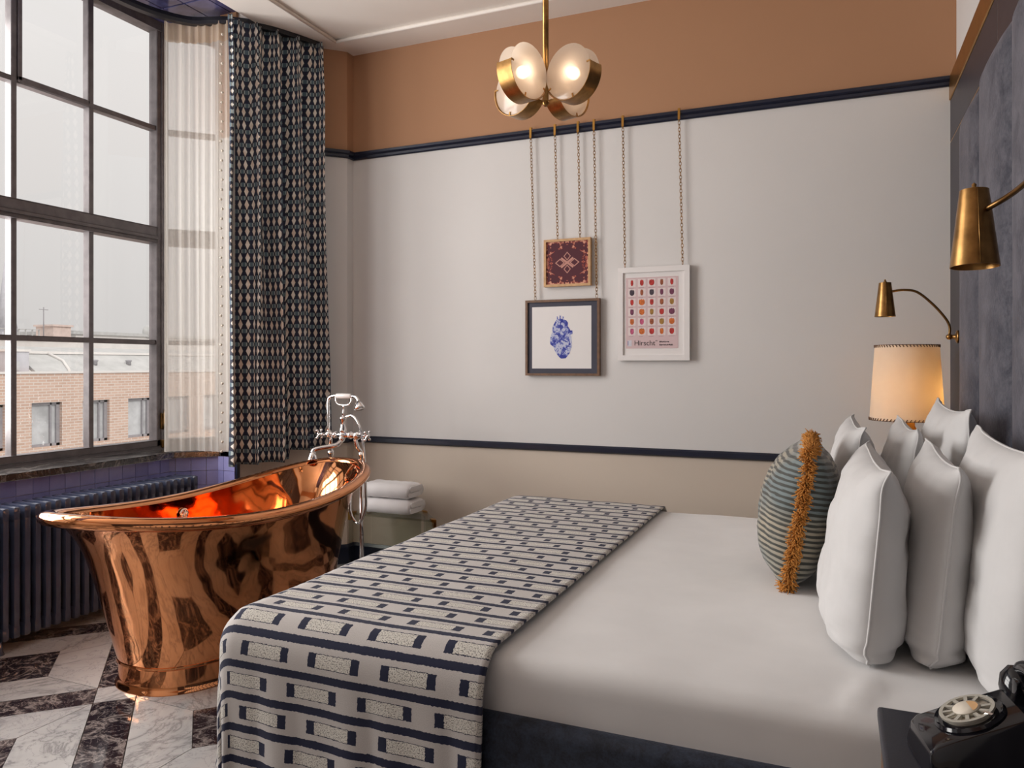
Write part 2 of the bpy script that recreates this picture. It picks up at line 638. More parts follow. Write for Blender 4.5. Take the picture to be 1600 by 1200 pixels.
# curtain: cream diamonds on navy with teal lozenges between the rows
s_ = M('diamond_curtain_fabric')
uvn = s_.n('ShaderNodeSeparateXYZ')
s_.l(s_.coord('UV'), uvn.inputs[0])
au = s_.math('ABSOLUTE', s_.math('SUBTRACT', s_.math('FRACT', s_.math('MULTIPLY', uvn.outputs[0], 1 / 0.043)), 0.5))
av = s_.math('ABSOLUTE', s_.math('SUBTRACT', s_.math('FRACT', s_.math('MULTIPLY', uvn.outputs[1], 1 / 0.079)), 0.5))
dsum = s_.math('ADD', s_.math('MULTIPLY', au, 1 / 0.31), s_.math('MULTIPLY', av, 1 / 0.40))
diamond = s_.math('LESS_THAN', dsum, 1.0)
line = between(s_, dsum, 1.16, 1.30)
cu = s_.math('SUBTRACT', 0.5, au)
cv = s_.math('SUBTRACT', 0.5, av)
loz = s_.math('MULTIPLY', s_.math('LESS_THAN', s_.math('ADD', s_.math('POWER', s_.math('MULTIPLY', cu, 1 / 0.36), 3), s_.math('POWER', s_.math('MULTIPLY', cv, 1 / 0.17), 3)), 1.0), 1.0)
lozend = s_.math('MULTIPLY', loz, s_.math('GREATER_THAN', cu, 0.21))
c0 = s_.mix(line, (0.008, 0.012, 0.042, 1), (0.055, 0.058, 0.045, 1))
c1 = s_.mix(loz, c0, (0.085, 0.14, 0.18, 1))
c2 = s_.mix(lozend, c1, (0.40, 0.46, 0.46, 1))
dcol = s_.ramp(s_.noise(s_.coord('UV'), 22, 1), [(0.4, (0.80, 0.68, 0.58, 1)), (0.6, (0.90, 0.86, 0.79, 1))])
c3 = s_.mix(diamond, c2, dcol)
MAT['curtain'] = s_.pbr(c3, 0.7, 0, s_.bump(s_.noise(s_.coord('UV'), 500, 1), 0.1, 0.002), Sheen_Weight=0.15)

# striped cushion
s_ = M('striped_cushion_cloth')
uvn = s_.n('ShaderNodeSeparateXYZ')
s_.l(s_.coord('UV'), uvn.inputs[0])
wv = s_.math('ADD', uvn.outputs[1], s_.math('MULTIPLY', s_.noise(s_.coord('UV'), 6, 2), 0.02))
st = s_.math('FRACT', s_.math('MULTIPLY', wv, 1 / 0.0165))
stn = s_.math('ADD', st, s_.math('MULTIPLY', s_.math('SUBTRACT', s_.noise(s_.coord('UV', (30, 200, 1)), 1, 2), 0.5), 0.5))
tint = s_.ramp(s_.noise(s_.coord('UV'), 5, 2), [(0.42, (0.32, 0.28, 0.205, 1)), (0.60, (0.135, 0.175, 0.18, 1))])
c = s_.mix(s_.ramp(stn, [(0.36, (0, 0, 0)), (0.50, (1, 1, 1)), (0.90, (1, 1, 1)), (1.0, (0, 0, 0))]), (0.022, 0.024, 0.018, 1), tint)
MAT['cushion'] = s_.pbr(c, 0.7, 0, s_.bump(st, 0.3, 0.003), Sheen_Weight=0.4)
MAT['fringe'] = plain('mustard_fringe', (0.50, 0.205, 0.035, 1), 0.8, var=0.35, vscale=120, bstr=0)

# outdoor materials, building colours paled to stand in for haze
s_ = M('pale_brick')
bk = s_.n('ShaderNodeTexBrick')
s_.l(s_.coord('Object', 1.0, (0, pi / 2, pi / 2)), bk.inputs['Vector'])
bk.inputs['Color1'].default_value = (0.60, 0.41, 0.32, 1)
bk.inputs['Color2'].default_value = (0.70, 0.50, 0.40, 1)
bk.inputs['Mortar'].default_value = (0.74, 0.66, 0.60, 1)
bk.inputs['Scale'].default_value = 1.0
bk.inputs['Mortar Size'].default_value = 0.014
bk.inputs['Brick Width'].default_value = 0.30
bk.inputs['Row Height'].default_value = 0.10
MAT['brick'] = s_.pbr(bk.outputs[0], 0.9)
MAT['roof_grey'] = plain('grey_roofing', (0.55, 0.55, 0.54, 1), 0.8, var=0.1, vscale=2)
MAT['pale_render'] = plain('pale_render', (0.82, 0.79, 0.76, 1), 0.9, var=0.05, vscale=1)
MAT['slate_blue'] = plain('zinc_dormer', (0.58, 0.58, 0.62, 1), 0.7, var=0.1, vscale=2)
MAT['hazed_brick'] = plain('hazed_brick', (0.74, 0.60, 0.54, 1), 0.9, var=0.1, vscale=3)
MAT['far_frame'] = plain('far_window_frame', (0.34, 0.33, 0.35, 1), 0.6)
MAT['far_glass'] = plain('far_window_glass', (0.55, 0.56, 0.57, 1), 0.6, var=0.25, vscale=1.5, bstr=0)
MAT['asphalt'] = plain('street_asphalt', (0.30, 0.29, 0.28, 1), 0.9, var=0.1, vscale=0.5)

# ------------------------------------------------------------------ the room
XR, XP = 0.542, 0.516            # right wall, front of its panelling
YB = 4.25                        # back wall
YF = -1.3                        # wall behind the camera
XL = -2.947                      # back-left corner
XS = -3.324                      # left wall behind the curtain
XW = -3.90                       # window plane
CZ = 3.373
DADO0, DADO1 = 0.790, 0.832
RAIL0, RAIL1 = 2.654, 2.703

# floor ---------------------------------------------------------------
b = B()
b.box(-3.95, XR + 0.2, YF - 0.2, YB + 0.3, -0.12, -0.011)
floor = structure(b.done('floor', MAT['grout']))
PER, HS, HL = 0.872, 0.361, 0.074
R2 = sqrt(2)


def tile_mesh(name, pts, mat):
    t = B()
    t.prism([(x, y, -0.011) for x, y in pts], (0, 0, 0.011))
    bmesh.ops.recalc_face_normals(t.bm, faces=t.bm.faces)
    me = bpy.data.meshes.new(name)
    t.bm.to_mesh(me)
    t.bm.free()
    me.materials.append(mat)
    return me


g = 0.0012
hd = 0.1525
m_sq = tile_mesh('dark_square_tile', [(-hd + g, -hd + g), (hd - g, -hd + g), (hd - g, hd - g), (-hd + g, hd - g)], MAT['dark_marble'])
m_tr = tile_mesh('white_border_tile', [(-HS + 3 * g, -HS + g), (HS - 3 * g, -HS + g), (hd - g, -hd - g), (-hd + g, -hd - g)], MAT['white_marble'])
m_st = tile_mesh('dark_strip_tile', [(-HS + g, -HL + g), (HS - g, -HL + g), (HS - g, HL - g), (-HS + g, HL - g)], MAT['dark_marble'])
m_cn = tile_mesh('white_corner_tile', [(-HL + g, -HL + g), (HL - g, -HL + g), (HL - g, HL - g), (-HL + g, HL - g)], MAT['white_marble'])


def floor_tile(me, p, q, rot):
    x, y = (p + q) / R2, (p - q) / R2
    if not (-3.95 < x < XR + 0.15 and YF - 0.1 < y < YB + 0.2):
        return
    o = bpy.data.objects.new('tile', me)
    link(o, floor)
    o.location = (x, y, 0)
    o.rotation_euler = (0, 0, pi / 4 + rot)


for i in range(-5, 8):
    for j in range(-3, 8):
        p0, q0 = -0.32 + PER * i, -3.39 + PER * j
        floor_tile(m_cn, p0, q0, 0)
        floor_tile(m_st, p0 + PER / 2, q0, 0)
        floor_tile(m_st, p0, q0 + PER / 2, pi / 2)
        pc, qc = p0 + PER / 2, q0 + PER / 2
        floor_tile(m_sq, pc, qc, 0)
        for k in range(4):
            # trapezoid meshes share the cell centre as origin
            floor_tile(m_tr, pc, qc, k * pi / 2)

# ceiling --------------------------------------------------------------
b = B()
b.box(-3.20, XR + 0.2, YF - 0.2, YB + 0.2, CZ, CZ + 0.15)
b.box(-3.75, -3.20, 3.60, YB + 0.2, CZ, CZ + 0.15)
ceiling = structure(b.done('ceiling', MAT['ceiling']))
b = B()                          # flat border band with a rounded lip round the ceiling
zb = CZ
for (x0, x1, y0, y1) in ((-3.20, XR, YB - 0.215, YB), (-3.20, -2.93, YF, YB - 0.215), (-2.93, XR, YF, YF + 0.2)):
    b.box(x0, x1, y0, y1, zb - 0.022, zb + 0.01)
b.tube([(-2.93, YF, zb - 0.014), (-2.93, YB - 0.215, zb - 0.014)], 0.011, 8)
b.tube([(-2.93, YB - 0.215, zb - 0.014), (XR, YB - 0.215, zb - 0.014)], 0.011, 8)
structure(b.done('trim_1', MAT['ceiling']))

# back wall ------------------------------------------------------------


def banded_wall(name, quad_fn):
    """wall in three painted bands"""
    b = B()
    for (z0, z1, mi) in ((-0.05, (DADO0 + DADO1) / 2, 0), ((DADO0 + DADO1) / 2, (RAIL0 + RAIL1) / 2, 1), ((RAIL0 + RAIL1) / 2, CZ + 0.10, 2)):
        quad_fn(b, z0, z1, mi)
    return structure(b.done(name, [MAT['taupe_wall'], MAT['white_wall'], MAT['brown_wall']]))


banded_wall('wall_back', lambda b, z0, z1, mi: b.box(XL - 0.4, XR + 0.2, YB, YB + 0.2, z0, z1, mi=mi))
CH0, CH1 = (XL, 4.18), (XS, 3.803)          # splayed corner between back wall and left wall


def left_bits(b, z0, z1, mi):
    b.prism([(XL, YB + 0.05, z0), (XL, 4.18, z0), (XS, 3.803, z0), (XS, 3.58, z0), (-3.448, 3.58, z0), (-3.70, 3.83, z0), (-3.70, YB + 0.05, z0)], (0, 0, z1 - z0), mi)


banded_wall('wall_left', left_bits)
banded_wall('wall_front', lambda b, z0, z1, mi: b.box(-4.0, XR + 0.2, YF - 0.2, YF, z0, z1, mi=mi))

# rails: picture rail (stepped) and dado rail, mitred round the corner


def rail(name, z0, z1, prof, mat):
    path = [(XR + 0.0, YB), (XL, YB), (XL, 4.18), (XS, 3.803), (XS, 3.58)]
    nrm = [(0, -1), (1, -1), (1, -0.4142), (1, -0.4142), (1, 0)]
    b = B()
    rings = []
    for (x, y), (nx, ny) in zip(path, nrm):
        rings.append([Vector((x + nx * d, y + ny * d, z0 + (z1 - z0) * t)) for d, t in prof])
    b.rings(rings, True, True, False, smooth=False)
    return structure(b.done(name, mat))


rail('trim_2', RAIL0, RAIL1, [(-0.01, 0), (0.010, 0), (0.016, 0.12), (0.016, 0.42), (0.024, 0.5), (0.030, 0.62), (0.030, 0.92), (0.022, 1.0), (-0.01, 1.0)], MAT['navy_paint'])
rail('trim_3', DADO0, DADO1, [(-0.01, 0), (0.012, 0), (0.022, 0.2), (0.022, 0.8), (0.012, 1.0), (-0.01, 1.0)], MAT['navy_paint'])
rail('baseboard_back', 0.0, 0.125, [(-0.01, 0), (0.016, 0), (0.016, 0.85), (0.008, 1.0), (-0.01, 1.0)], MAT['navy_paint'])

# right wall and its panelling ------------------------------------------
b = B()
b.box(XR, XR + 0.2, YF - 0.2, YB + 0.2, -0.05, CZ + 0.02)
wall_right = structure(b.done('wall_right', MAT['white_wall']))
b = B()
for y0, y1, z0, z1 in ((3.079, YB, 2.387, 2.585), (3.079, YB, 0.0, 2.379), (YF, 3.071, 2.387, 2.585), (YF, 3.071, 0.0, 2.379)):
    b.box(XP, XR + 0.01, y0, y1, z0, z1, 0.001)
b.done('panelling', MAT['panel'], wall_right)
b = B()
b.box(XP + 0.001, XR, YF, YB, 2.378, 2.388)
b.done('brass_inlay', MAT['gold'], wall_right)
b = B()
b.box(XP + 0.001, XR, 3.070, 3.080, 0.0, 2.59)
b.done('brass_inlay', MAT['gold'], wall_right)
b = B()
b.box(XP - 0.006, XR + 0.01, YF, YB - 0.001, 2.585, 2.70, 0.004)
b.done('brass_cap', MAT['gold'], wall_right)

# bay: window walls, sill, tiles -----------------------------------------
XT = -3.66                       # tiled wall under the sill
FA, FB, FC = (-3.63, 3.398), (-3.448, 3.58), (XS, 3.58)   # sill front line
YN = -0.55                       # near end of the bay
b = B()                          # masonry under the main window
b.prism([(XT - 0.02, YN, -0.05), (XT - 0.02, 3.42, -0.05), (-3.46, 3.60, -0.05), (-3.46, 3.85, -0.05), (-4.02, 3.85, -0.05), (-4.02, YN, -0.05)], (0, 0, 0.792))
b.box(-4.02, XT - 0.02, YF, YN, -0.05, 3.46)      # beyond the bay
bay = structure(b.done('wall_bay', MAT['taupe_wall']))
# above the return
b = B()
b.prism([(XW - 0.06, YN, 3.45), (XW - 0.06, 3.58, 3.45), (-3.70, 3.85, 3.45), (-3.448, 3.62, 3.45), (-3.3, 3.64, 3.45), (-3.19, 3.64, 3.45), (-3.19, YN, 3.45)], (0, 0, 0.12))
structure(b.done('ceiling_bay', MAT['blue_tile']))
bc = bpy.data.objects['ceiling_bay']
for k in range(12):              # glazed tiles of the bay ceiling, joints left open
    y0 = 3.60 - 0.22 * (k + 1)
    for (x0, x1) in ((-3.205, -3.36), (-3.364, -3.53), (-3.534, -3.70), (-3.704, -3.87)):
        t = B()
        t.box(x1, x0, y0 + 0.004, y0 + 0.216, 3.428, 3.451, 0.003)
        t.done('tile', MAT['blue_tile'], bc)

# sill
b = B()
zs0, zs1 = 0.743, 0.778
b.prism([(FA[0], YN, zs0), (FA[0], FA[1], zs0), (FB[0], FB[1], zs0), (FC[0], FC[1], zs0), (FC[0], 3.585, zs0), (-3.45, 3.62, zs0), (-3.69, 3.83, zs0), (-3.95, 3.57, zs0), (-3.95, YN, zs0)], (0, 0, zs1 - zs0))
bmesh.ops.bevel(b.bm, geom=[e for e in b.bm.edges], offset=0.003, segments=1, affect='EDGES')
structure(b.done('trim_4', MAT['sill_stone']))

TS = 0.086


def tile_run(p, q, rows, z_top, first=None):
    p, q = Vector((*p, 0)), Vector((*q, 0))
    d = q - p
    L = d.length
    d.normalize()
    n = Vector((-d.y, d.x, 0))
    x = 0.0
    k = 0
    while x < L - 0.01:
        w = min(TS, L - x)
        for r in range(rows):
            t = B()
            z1 = z_top - r * TS
            a = p + d * (x + 0.0012)
            c = p + d * (x + w - 0.0012)
            t.prism([(a.x, a.y, z1 - TS + 0.0012), (c.x, c.y, z1 - TS + 0.0012), (c.x, c.y, z1 - 0.0012), (a.x, a.y, z1 - 0.0012)], n * 0.008)
            t.done('tile', MAT['tile'], bay)
        x += TS


tile_run((XT - 0.02, 3.42), (XT - 0.02, 1.62), 3, 0.745)
tile_run((-3.455, 3.598), (XT - 0.02, 3.405), 4, 0.745)
tile_run((XS - 0.002, 3.578), (-3.455, 3.578), 5, 0.745)
b = B()
b.box(XS - 0.004, XS + 0.012, 3.576, 3.600, 0.0, 0.79)      # dark edge strip where tile meets the painted wall
structure(b.done('trim_5', MAT['navy_paint']))

# windows -----------------------------------------------------------------


def window(name, p, q, cols, jamb0, jamb1, latch=None):
    """steel window standing on the sill from p to q (plan), glazing bars at the photo's heights"""
    p, q = Vector((*p, 0)), Vector((*q, 0))
    d = (q - p).normalized()
    L = (q - p).length
    n = Vector((d.y, -d.x, 0))   # into the room for a run in +Y

    def P(t, z, o=0.0):
        v = p + d * t + n * o
        return Vector((v.x, v.y, z))
    up = Vector((0, 0, 1))
    b = B()
    b.obox(P(jamb0 / 2, 0.775), P(jamb0 / 2, 3.455), 0.07, jamb0, d, 0.004)
    b.obox(P(L - jamb1 / 2, 0.775), P(L - jamb1 / 2, 3.455), 0.07, jamb1, d, 0.004)
    b.obox(P(L - jamb1 * 0.55, 0.775, 0.03), P(L - jamb1 * 0.55, 3.455, 0.03), 0.03, 0.018, d, 0.003)
    b.obox(P(0, 0.806), P(L, 0.806), 0.07, 0.056, up, 0.004)
    b.obox(P(0, 0.788, 0.03), P(L, 0.788, 0.03), 0.04, 0.02, up, 0.003)
    b.obox(P(0, 3.412), P(L, 3.412), 0.08, 0.08, up, 0.004)
    root = structure(b.done(name, MAT['window_metal']))
    t_ = B()
    t_.obox(P(jamb0, 2.102), P(L - jamb1, 2.102), 0.075, 0.100, up, 0.006)
    t_.obox(P(jamb0, 2.085, 0.035), P(L - jamb1, 2.085, 0.035), 0.02, 0.022, up, 0.004)
    t_.done('transom', MAT['window_metal'], root)
    edges = [jamb0] + cols + [L - jamb1]
    for c in cols:
        t_ = B()
        t_.obox(P(c, 0.822), P(c, 3.373), 0.05, 0.030, d, 0.003)
        t_.done('mullion', MAT['window_metal'], root)
    for z in (1.439, 2.766):
        t_ = B()
        t_.obox(P(jamb0, z), P(L - jamb1, z), 0.046, 0.028, up, 0.003)
        t_.done('glazing_bar', MAT['window_metal'], root)
    for z0, z1 in ((0.822, 1.431), (1.447, 2.051), (2.152, 2.758), (2.774, 3.373)):
        for a, c in zip(edges[:-1], edges[1:]):
            t_ = B()
            t_.poly([P(a, z0, -0.012), P(c, z0, -0.012), P(c, z1, -0.012), P(a, z1, -0.012)])
            t_.done('pane', MAT['glass'], root)
    return root, P


cols = [3.043 - 0.442 * k for k in range(8)]
cols = sorted(c - YN for c in cols)
win1, P1 = window('window_1', (XW, YN), (XW, 3.571), cols, 0.06, 0.085)
# opening vent leaf in the upper row
v = B()
for (a, c, z0, z1) in ((2.617, 3.026, 2.766, 3.37),):
    for (y0, y1, zz0, zz1) in ((a, c, z0 - 0.012, z0 + 0.022), (a, a + 0.022, z0, z1), (c - 0.012, c, z0, z1)):
        v.box(XW - 0.01, XW + 0.035, y0, y1, zz0, zz1, 0.003)
v.done('vent_leaf', MAT['window_metal'], win1)
v = B()
v.box(XW + 0.02, XW + 0.05, 3.509, 3.529, 0.90, 1.00, 0.004)
v.box(XW + 0.02, XW + 0.06, 3.504, 3.534, 0.785, 0.835, 0.004)
v.tube([(XW + 0.05, 3.519, 0.90), (XW + 0.065, 3.519, 0.94), (XW + 0.06, 3.521, 1.02)], 0.007, 8)
v.done('latch', MAT['dark_brass'], win1)
win2, _ = window('window_2', (XW, 3.571), (-3.669, 3.801), [], 0.02, 0.02)

# curtain track
b = B()
trk = smooth_path([(-3.68, 2.0, 3.345), (-3.68, 2.7, 3.345), (-3.67, 3.15, 3.345), (-3.55, 3.42, 3.345), (-3.33, 3.52, 3.345), (-3.18, 3.66, 3.345), (-3.09, 3.84, 3.345), (-3.03, 4.005, 3.345)], 8)
rings = []
for i, pnt in enumerate(trk):
    t = (trk[min(i + 1, len(trk) - 1)] - trk[max(i - 1, 0)]).normalized()
    nn = Vector((t.y, -t.x, 0))
    rings.append([pnt + nn * a + Vector((0, 0, c)) for a, c in ((-0.02, -0.02), (0.02, -0.02), (0.022, 0.0), (0.02, 0.022), (-0.02, 0.022))])
b.rings(rings, True, True, False, smooth=False)
structure(b.done('trim_6', MAT['black_metal']))

# ------------------------------------------------------------------ curtains


def drape(name, path, z0, z1, mats, foldfn, nu, nv, hem=None, thick=0.0, uvscale=1.0, tape=0.0, org=None, parent=None):
    pts = [Vector(p) for p in smooth_path(path, 24)]
    cum = [0.0]
    for a, c in zip(pts[:-1], pts[1:]):
        cum.append(cum[-1] + (c - a).length)
    L = cum[-1]

    def at(t):
        s = t * L
        k = 0
        while k < len(cum) - 2 and cum[k + 1] < s:
            k += 1
        f = (s - cum[k]) / max(1e-9, cum[k + 1] - cum[k])
        p = pts[k].lerp(pts[k + 1], f)
        d = (pts[k + 1] - pts[k]).normalized()
        return p, Vector((d.y, -d.x, 0)), d, s

    us = [i / nu for i in range(nu + 1)]
    vv = [j / nv for j in range(nv + 1)]
    cache = [at(u) for u in us]
    arcl = [0.0]
    prev = None
    for i, u in enumerate(us):
        p, n, d, s = cache[i]
        o, sl = foldfn(s, 0.5)
        q = p + n * o + d * sl
        if prev is not None:
            arcl.append(arcl[-1] + (q - prev).length)
        prev = q

    def fn(u, v):
        i = round(u * nu)
        p, n, d, s = cache[i]
        o, sl = foldfn(s, v)
        zb = z0 + (hem(s / L) if hem else 0.0)
        q = p + n * o + d * sl
        return Vector((q.x, q.y, zb + (z1 - zb) * v))

    b = B()
    b.grid(fn, us, vv, lambda u, v: (arcl[round(u * nu)] * uvscale, (z1 - z0) * v))
    if tape > 0:
        for f in b.bm.faces:
            if f.calc_center_median().z > z1 - tape:
                f.material_index = 1
    o = b.done(name, mats, parent, org)
    if thick:
        md = o.modifiers.new('cloth_thickness', 'SOLIDIFY')
        md.thickness = thick
    return o


def heavy(s, v):
    top = max(0.0, (v - 0.86) / 0.14)
    k = 2 * pi / 0.145
    dr = 0.012 * sin(v * 3.0 + s * 9)
    a = (0.054 * (1 - 0.55 * top))
    o = a * sin(k * (s + dr)) + 0.014 * sin(2.37 * k * s + 1.0 + v) * (1 - 0.3 * top) + 0.008 * sin(k * 4.3 * s) * top
    o += 0.02 * (1 - v) * sin(s * 5 + 0.6)
    o += 0.035 * max(0.0, s - 0.42) / 0.25
    return o, 0.022 * cos(k * (s + dr)) + 0.004 * sin(v * 9 + s * 20) + 0.07 * s * (1 - v) ** 1.3


cur = thing('patterned_curtain', 'heavy floor-clearing navy curtain with rows of cream diamonds', 'curtain', (-3.14, 3.75, 0.72))
drape('drape', [(-3.262, 3.41, 0), (-3.19, 3.60, 0), (-3.09, 3.84, 0), (-3.02, 4.03, 0)], 0.71, 3.335, MAT['curtain'], heavy, 200, 40, hem=lambda t: 0.0 if t < 0.62 else 0.06, thick=0.003, org=(-3.14, 3.75, 0.72), parent=cur)


def fine(s, v):
    k = 2 * pi / 0.048
    o = 0.008 * sin(k * s + 0.8 * sin(v * 2.2)) + 0.007 * sin(k * 0.43 * s + 1 + v) + 0.012 * (1 - v) * sin(k * 0.2 * s)
    return o, 0.004 * cos(k * s)


she = thing('sheer_curtain', 'sheer cream net curtain over the narrow angled window', 'curtain', (-3.48, 3.44, 0.80))
drape('voile', [(-3.665, 3.352, 0), (-3.62, 3.41, 0), (-3.51, 3.465, 0), (-3.38, 3.49, 0), (-3.255, 3.50, 0)], 0.784, 3.34, [MAT['sheer'], MAT['sheer_tape']], fine, 150, 44, tape=0.10, org=(-3.48, 3.44, 0.80), parent=she)
b = B()
for k in range(44):              # pompom edging down the leading edge of the heavy curtain
    z = 0.80 + k * 0.056
    b.ball((-3.262 + 0.006 * sin(k * 2.1), 3.398, z), 0.008, 6)
e_ = b.done('pompom_edging', MAT['cream_label'], cur, (-3.14, 3.75, 0.72))
e_['kind'] = 'stuff'

# ------------------------------------------------------------------ radiator
RX0, RX1 = -3.595, -3.42
rad = thing('column_radiator', 'dark slate blue column radiator under the bay window sill', 'radiator', (-3.5, 2.5, 0))
b = B()
xs3 = (RX0 + 0.02, (RX0 + RX1) / 2, RX1 - 0.02)
for x in xs3:
    b.box(x - 0.019, x + 0.019, -0.0135, 0.0135, 0.08, 0.63, 0.008, 2)
b.box(RX0, RX1, -0.017, 0.017, 0.585, 0.655, 0.014, 2)
b.box(RX0, RX1, -0.017, 0.017, 0.055, 0.12, 0.014, 2)
b.tube([((RX0 + RX1) / 2, -0.026, 0.62), ((RX0 + RX1) / 2, 0.026, 0.62)], 0.022, 10)
b.tube([((RX0 + RX1) / 2, -0.026, 0.09), ((RX0 + RX1) / 2, 0.026, 0.09)], 0.022, 10)
sec = b.done('section', MAT['radiator'], rad, (-3.5, 0, 0), smooth='auto', sharp=35)
sec.location = (0, 3.365 - 2.5, 0)
for k in range(1, 36):
    o = sec.copy()
    link(o, rad)
    o.location = (0, 3.365 - 2.5 - 0.0502 * k, 0)
for y in (2.245, 3.34, 1.66):
    for x in (RX0 + 0.025, RX1 - 0.025):
        b = B()
        b.lathe([(0.022, 0.0), (0.014, 0.02), (0.013, 0.06)], (x, y, 0), 10)
        b.done('foot', MAT['radiator'], rad, (-3.5, 2.5, 0))

# ------------------------------------------------------------------ copper bath
TX, TY, TPHI, TA, TB, TZ, THN, THF = -2.525, 2.72, -0.025, 0.865, 0.347, 0.663, 0.087, 0.090
TEX = 2.4
tub = thing('copper_bathtub', 'polished copper freestanding boat bath on an oval plinth', 'bathtub', (TX, TY, 0))
NT = 96


def tub_ring(a, bb, zfn, off=0.0, dx=0.0, dy=0.0):
    r = []
    for i in range(NT):
        t = 2 * pi * i / NT
        e = 2 / TEX
        l = math.copysign(abs(cos(t)) ** e, cos(t)) * (a + off)
        w = math.copysign(abs(sin(t)) ** e, sin(t)) * (bb + off)
        z = zfn(l / (a + off))
        r.append(Vector((TX + dx + l * sin(TPHI) + w * cos(TPHI), TY + dy + l * cos(TPHI) - w * sin(TPHI), z)))
    return r


def rimz(s):
    return TZ + (THF if s > 0 else THN) * abs(s) ** 1.9


PA, PB = 0.56, 0.298
PDX, PDY = -0.037, 0.035
PZ = 0.105
org = (TX, TY, 0)
b = B()
rings = []
NW = 26
for k in range(NW + 1):          # outside, from under the rim down to the plinth
    w = k / NW
    f = (1 - w) * 0.62 + (1 - w) ** 2.2 * 0.10 + (1 - w) ** 9 * 0.28
    a = PA + 0.004 + (TA - 0.018 - PA) * f
    fb = 0.35 * (1 - w) + 0.65 * (1 - w ** 2.5)
    bb = PB + 0.004 + (TB - 0.018 - PB) * fb
    rings.append(tub_ring(a, bb, lambda s, w=w: (rimz(s) - 0.012) * (1 - w) + PZ * w, 0.0, PDX * (1 - f), PDY * (1 - f)))
b.rings(rings, True, False)
b.done('outer_shell', MAT['copper'], tub, org, recalc=True)
b = B()
rings = []
for k in range(NW + 1):
    w = k / NW
    wz = w * 0.88
    f = (1 - wz) * 0.62 + (1 - wz) ** 2.2 * 0.10 + (1 - wz) ** 9 * 0.28
    rb = 1.0 if w < 0.8 else 1.0 - 0.22 * ((w - 0.8) / 0.2) ** 2
    a = (PA - 0.022 + (TA - 0.018 - PA) * f) * rb
    bb = (PB - 0.022 + (TB - 0.018 - PB) * (0.35 * (1 - wz) + 0.65 * (1 - wz ** 2.5))) * rb
    rings.append(tub_ring(a, bb, lambda s, w=w: (rimz(s) + 0.004) * (1 - w) + 0.17 * w, 0.0, PDX * (1 - f), PDY * (1 - f)))
rings.append(tub_ring(0.30, 0.14, lambda s: 0.164, 0.0, PDX, PDY))
rings.append(tub_ring(0.03, 0.02, lambda s: 0.160, 0.0, PDX, PDY))
b.rings(rings, True, False)
b.bm.faces.new(list(b.bm.verts)[-NT:])
b.done('inner_shell', MAT['copper'], tub, org)
b = B()
base = tub_ring(TA, TB, rimz)
rr = []
for i in range(NT):
    p = base[i]
    t = (base[(i + 1) % NT] - base[i - 1]).normalized()
    n = t.cross(Vector((0, 0, 1))).normalized()
    u = n.cross(t)
    rr.append([p + n * (0.032 * cos(a)) + u * (0.026 * sin(a)) for a in [2 * pi * j / 14 for j in range(14)]])
b.rings(rr, True, False, True)
b.done('rolled_rim', MAT['copper'], tub, org)
b = B()
prof = [(0.0, PZ + 0.004), (0.007, PZ + 0.002), (0.008, PZ - 0.006), (0.0, PZ - 0.012), (0.0, 0.03), (0.004, 0.012), (0.012, 0.004), (0.012, 0.0)]
b.rings([tub_ring(PA + d, PB + d, lambda s, z=z: z, 0.0, PDX, PDY) for d, z in prof], True, True)
b.done('plinth', MAT['copper'], tub, org, smooth='auto', sharp=50)
b = B()
ovc = Vector((TX - 0.306, TY - 0.01, 0.597))
b.lathe([(0.026, -0.004), (0.026, 0.003), (0.019, 0.006), (0.018, 0.003), (0.0, 0.003)], ovc, 18, (1, 0.0, 0.06))
for k in range(4):
    a = k * pi / 4
    dv = Vector((0.02, cos(a), sin(a))) * 0.018
    b.tube([ovc + Vector((0.008, 0, 0)) - dv, ovc + Vector((0.008, 0, 0)) + dv], 0.0022, 6)
b.done('overflow_drain', MAT['chrome'], tub, org)

# ------------------------------------------------------------------ bath filler on standpipes
fx, fy = -2.50, 3.655
tap = thing('standing_bath_tap', 'chrome floor-standing bath mixer with hand shower at the far bath end', 'bath tap', (fx, fy, 0))
org = (fx, fy, 0)
zt = 0.900
xa, xb = -2.690, -2.478
for x in (xa, xb):
    b = B()
    b.tube([(x, fy, 0.0), (x, fy, 0.72)], 0.0125, 14)
    b.lathe([(0.035, 0), (0.035, 0.006), (0.018, 0.014), (0.0125, 0.02)], (x, fy, 0), 18)
    b.lathe([(0.0125, 0.70), (0.021, 0.71), (0.021, 0.745), (0.015, 0.755), (0.015, 0.775), (0.020, 0.785), (0.020, 0.80), (0.012, 0.81)], (x, fy, 0), 16)
    b.tube(smooth_path([(x, fy, 0.80), (x + (0.012 if x == xa else -0.012), fy - 0.02, 0.83), (x + (0.02 if x == xa else -0.02), fy - 0.03, 0.87), (x + (0.02 if x == xa else -0.02), fy - 0.03, zt)], 6), 0.012, 12)
    b.done('standpipe', MAT['chrome'], tap, org)
ym = fy - 0.03
b = B()
b.tube([(xa - 0.02, ym, zt), (xb + 0.02, ym, zt)], 0.017, 14)
for x in (xa + 0.01, (xa + xb) / 2, xb - 0.01):
    b.ball((x, ym, zt), 0.025, 14)
for x in (xa + 0.055, xb - 0.055):
    b.lathe([(0.014, -0.008), (0.022, -0.004), (0.022, 0.004), (0.014, 0.008)], (x, ym, zt), 14, (1, 0, 0))
b.lathe([(0.018, 0.0), (0.022, 0.03), (0.014, 0.05), (0.014, 0.08), (0.020, 0.09), (0.020, 0.10), (0.008, 0.11)], ((xa + xb) / 2, ym, zt), 14)
b.lathe([(0.014, -0.035), (0.020, -0.02), (0.014, 0.0)], ((xa + xb) / 2, ym - 0.01, zt), 14)
b.done('mixer_body', MAT['chrome'], tap, org)
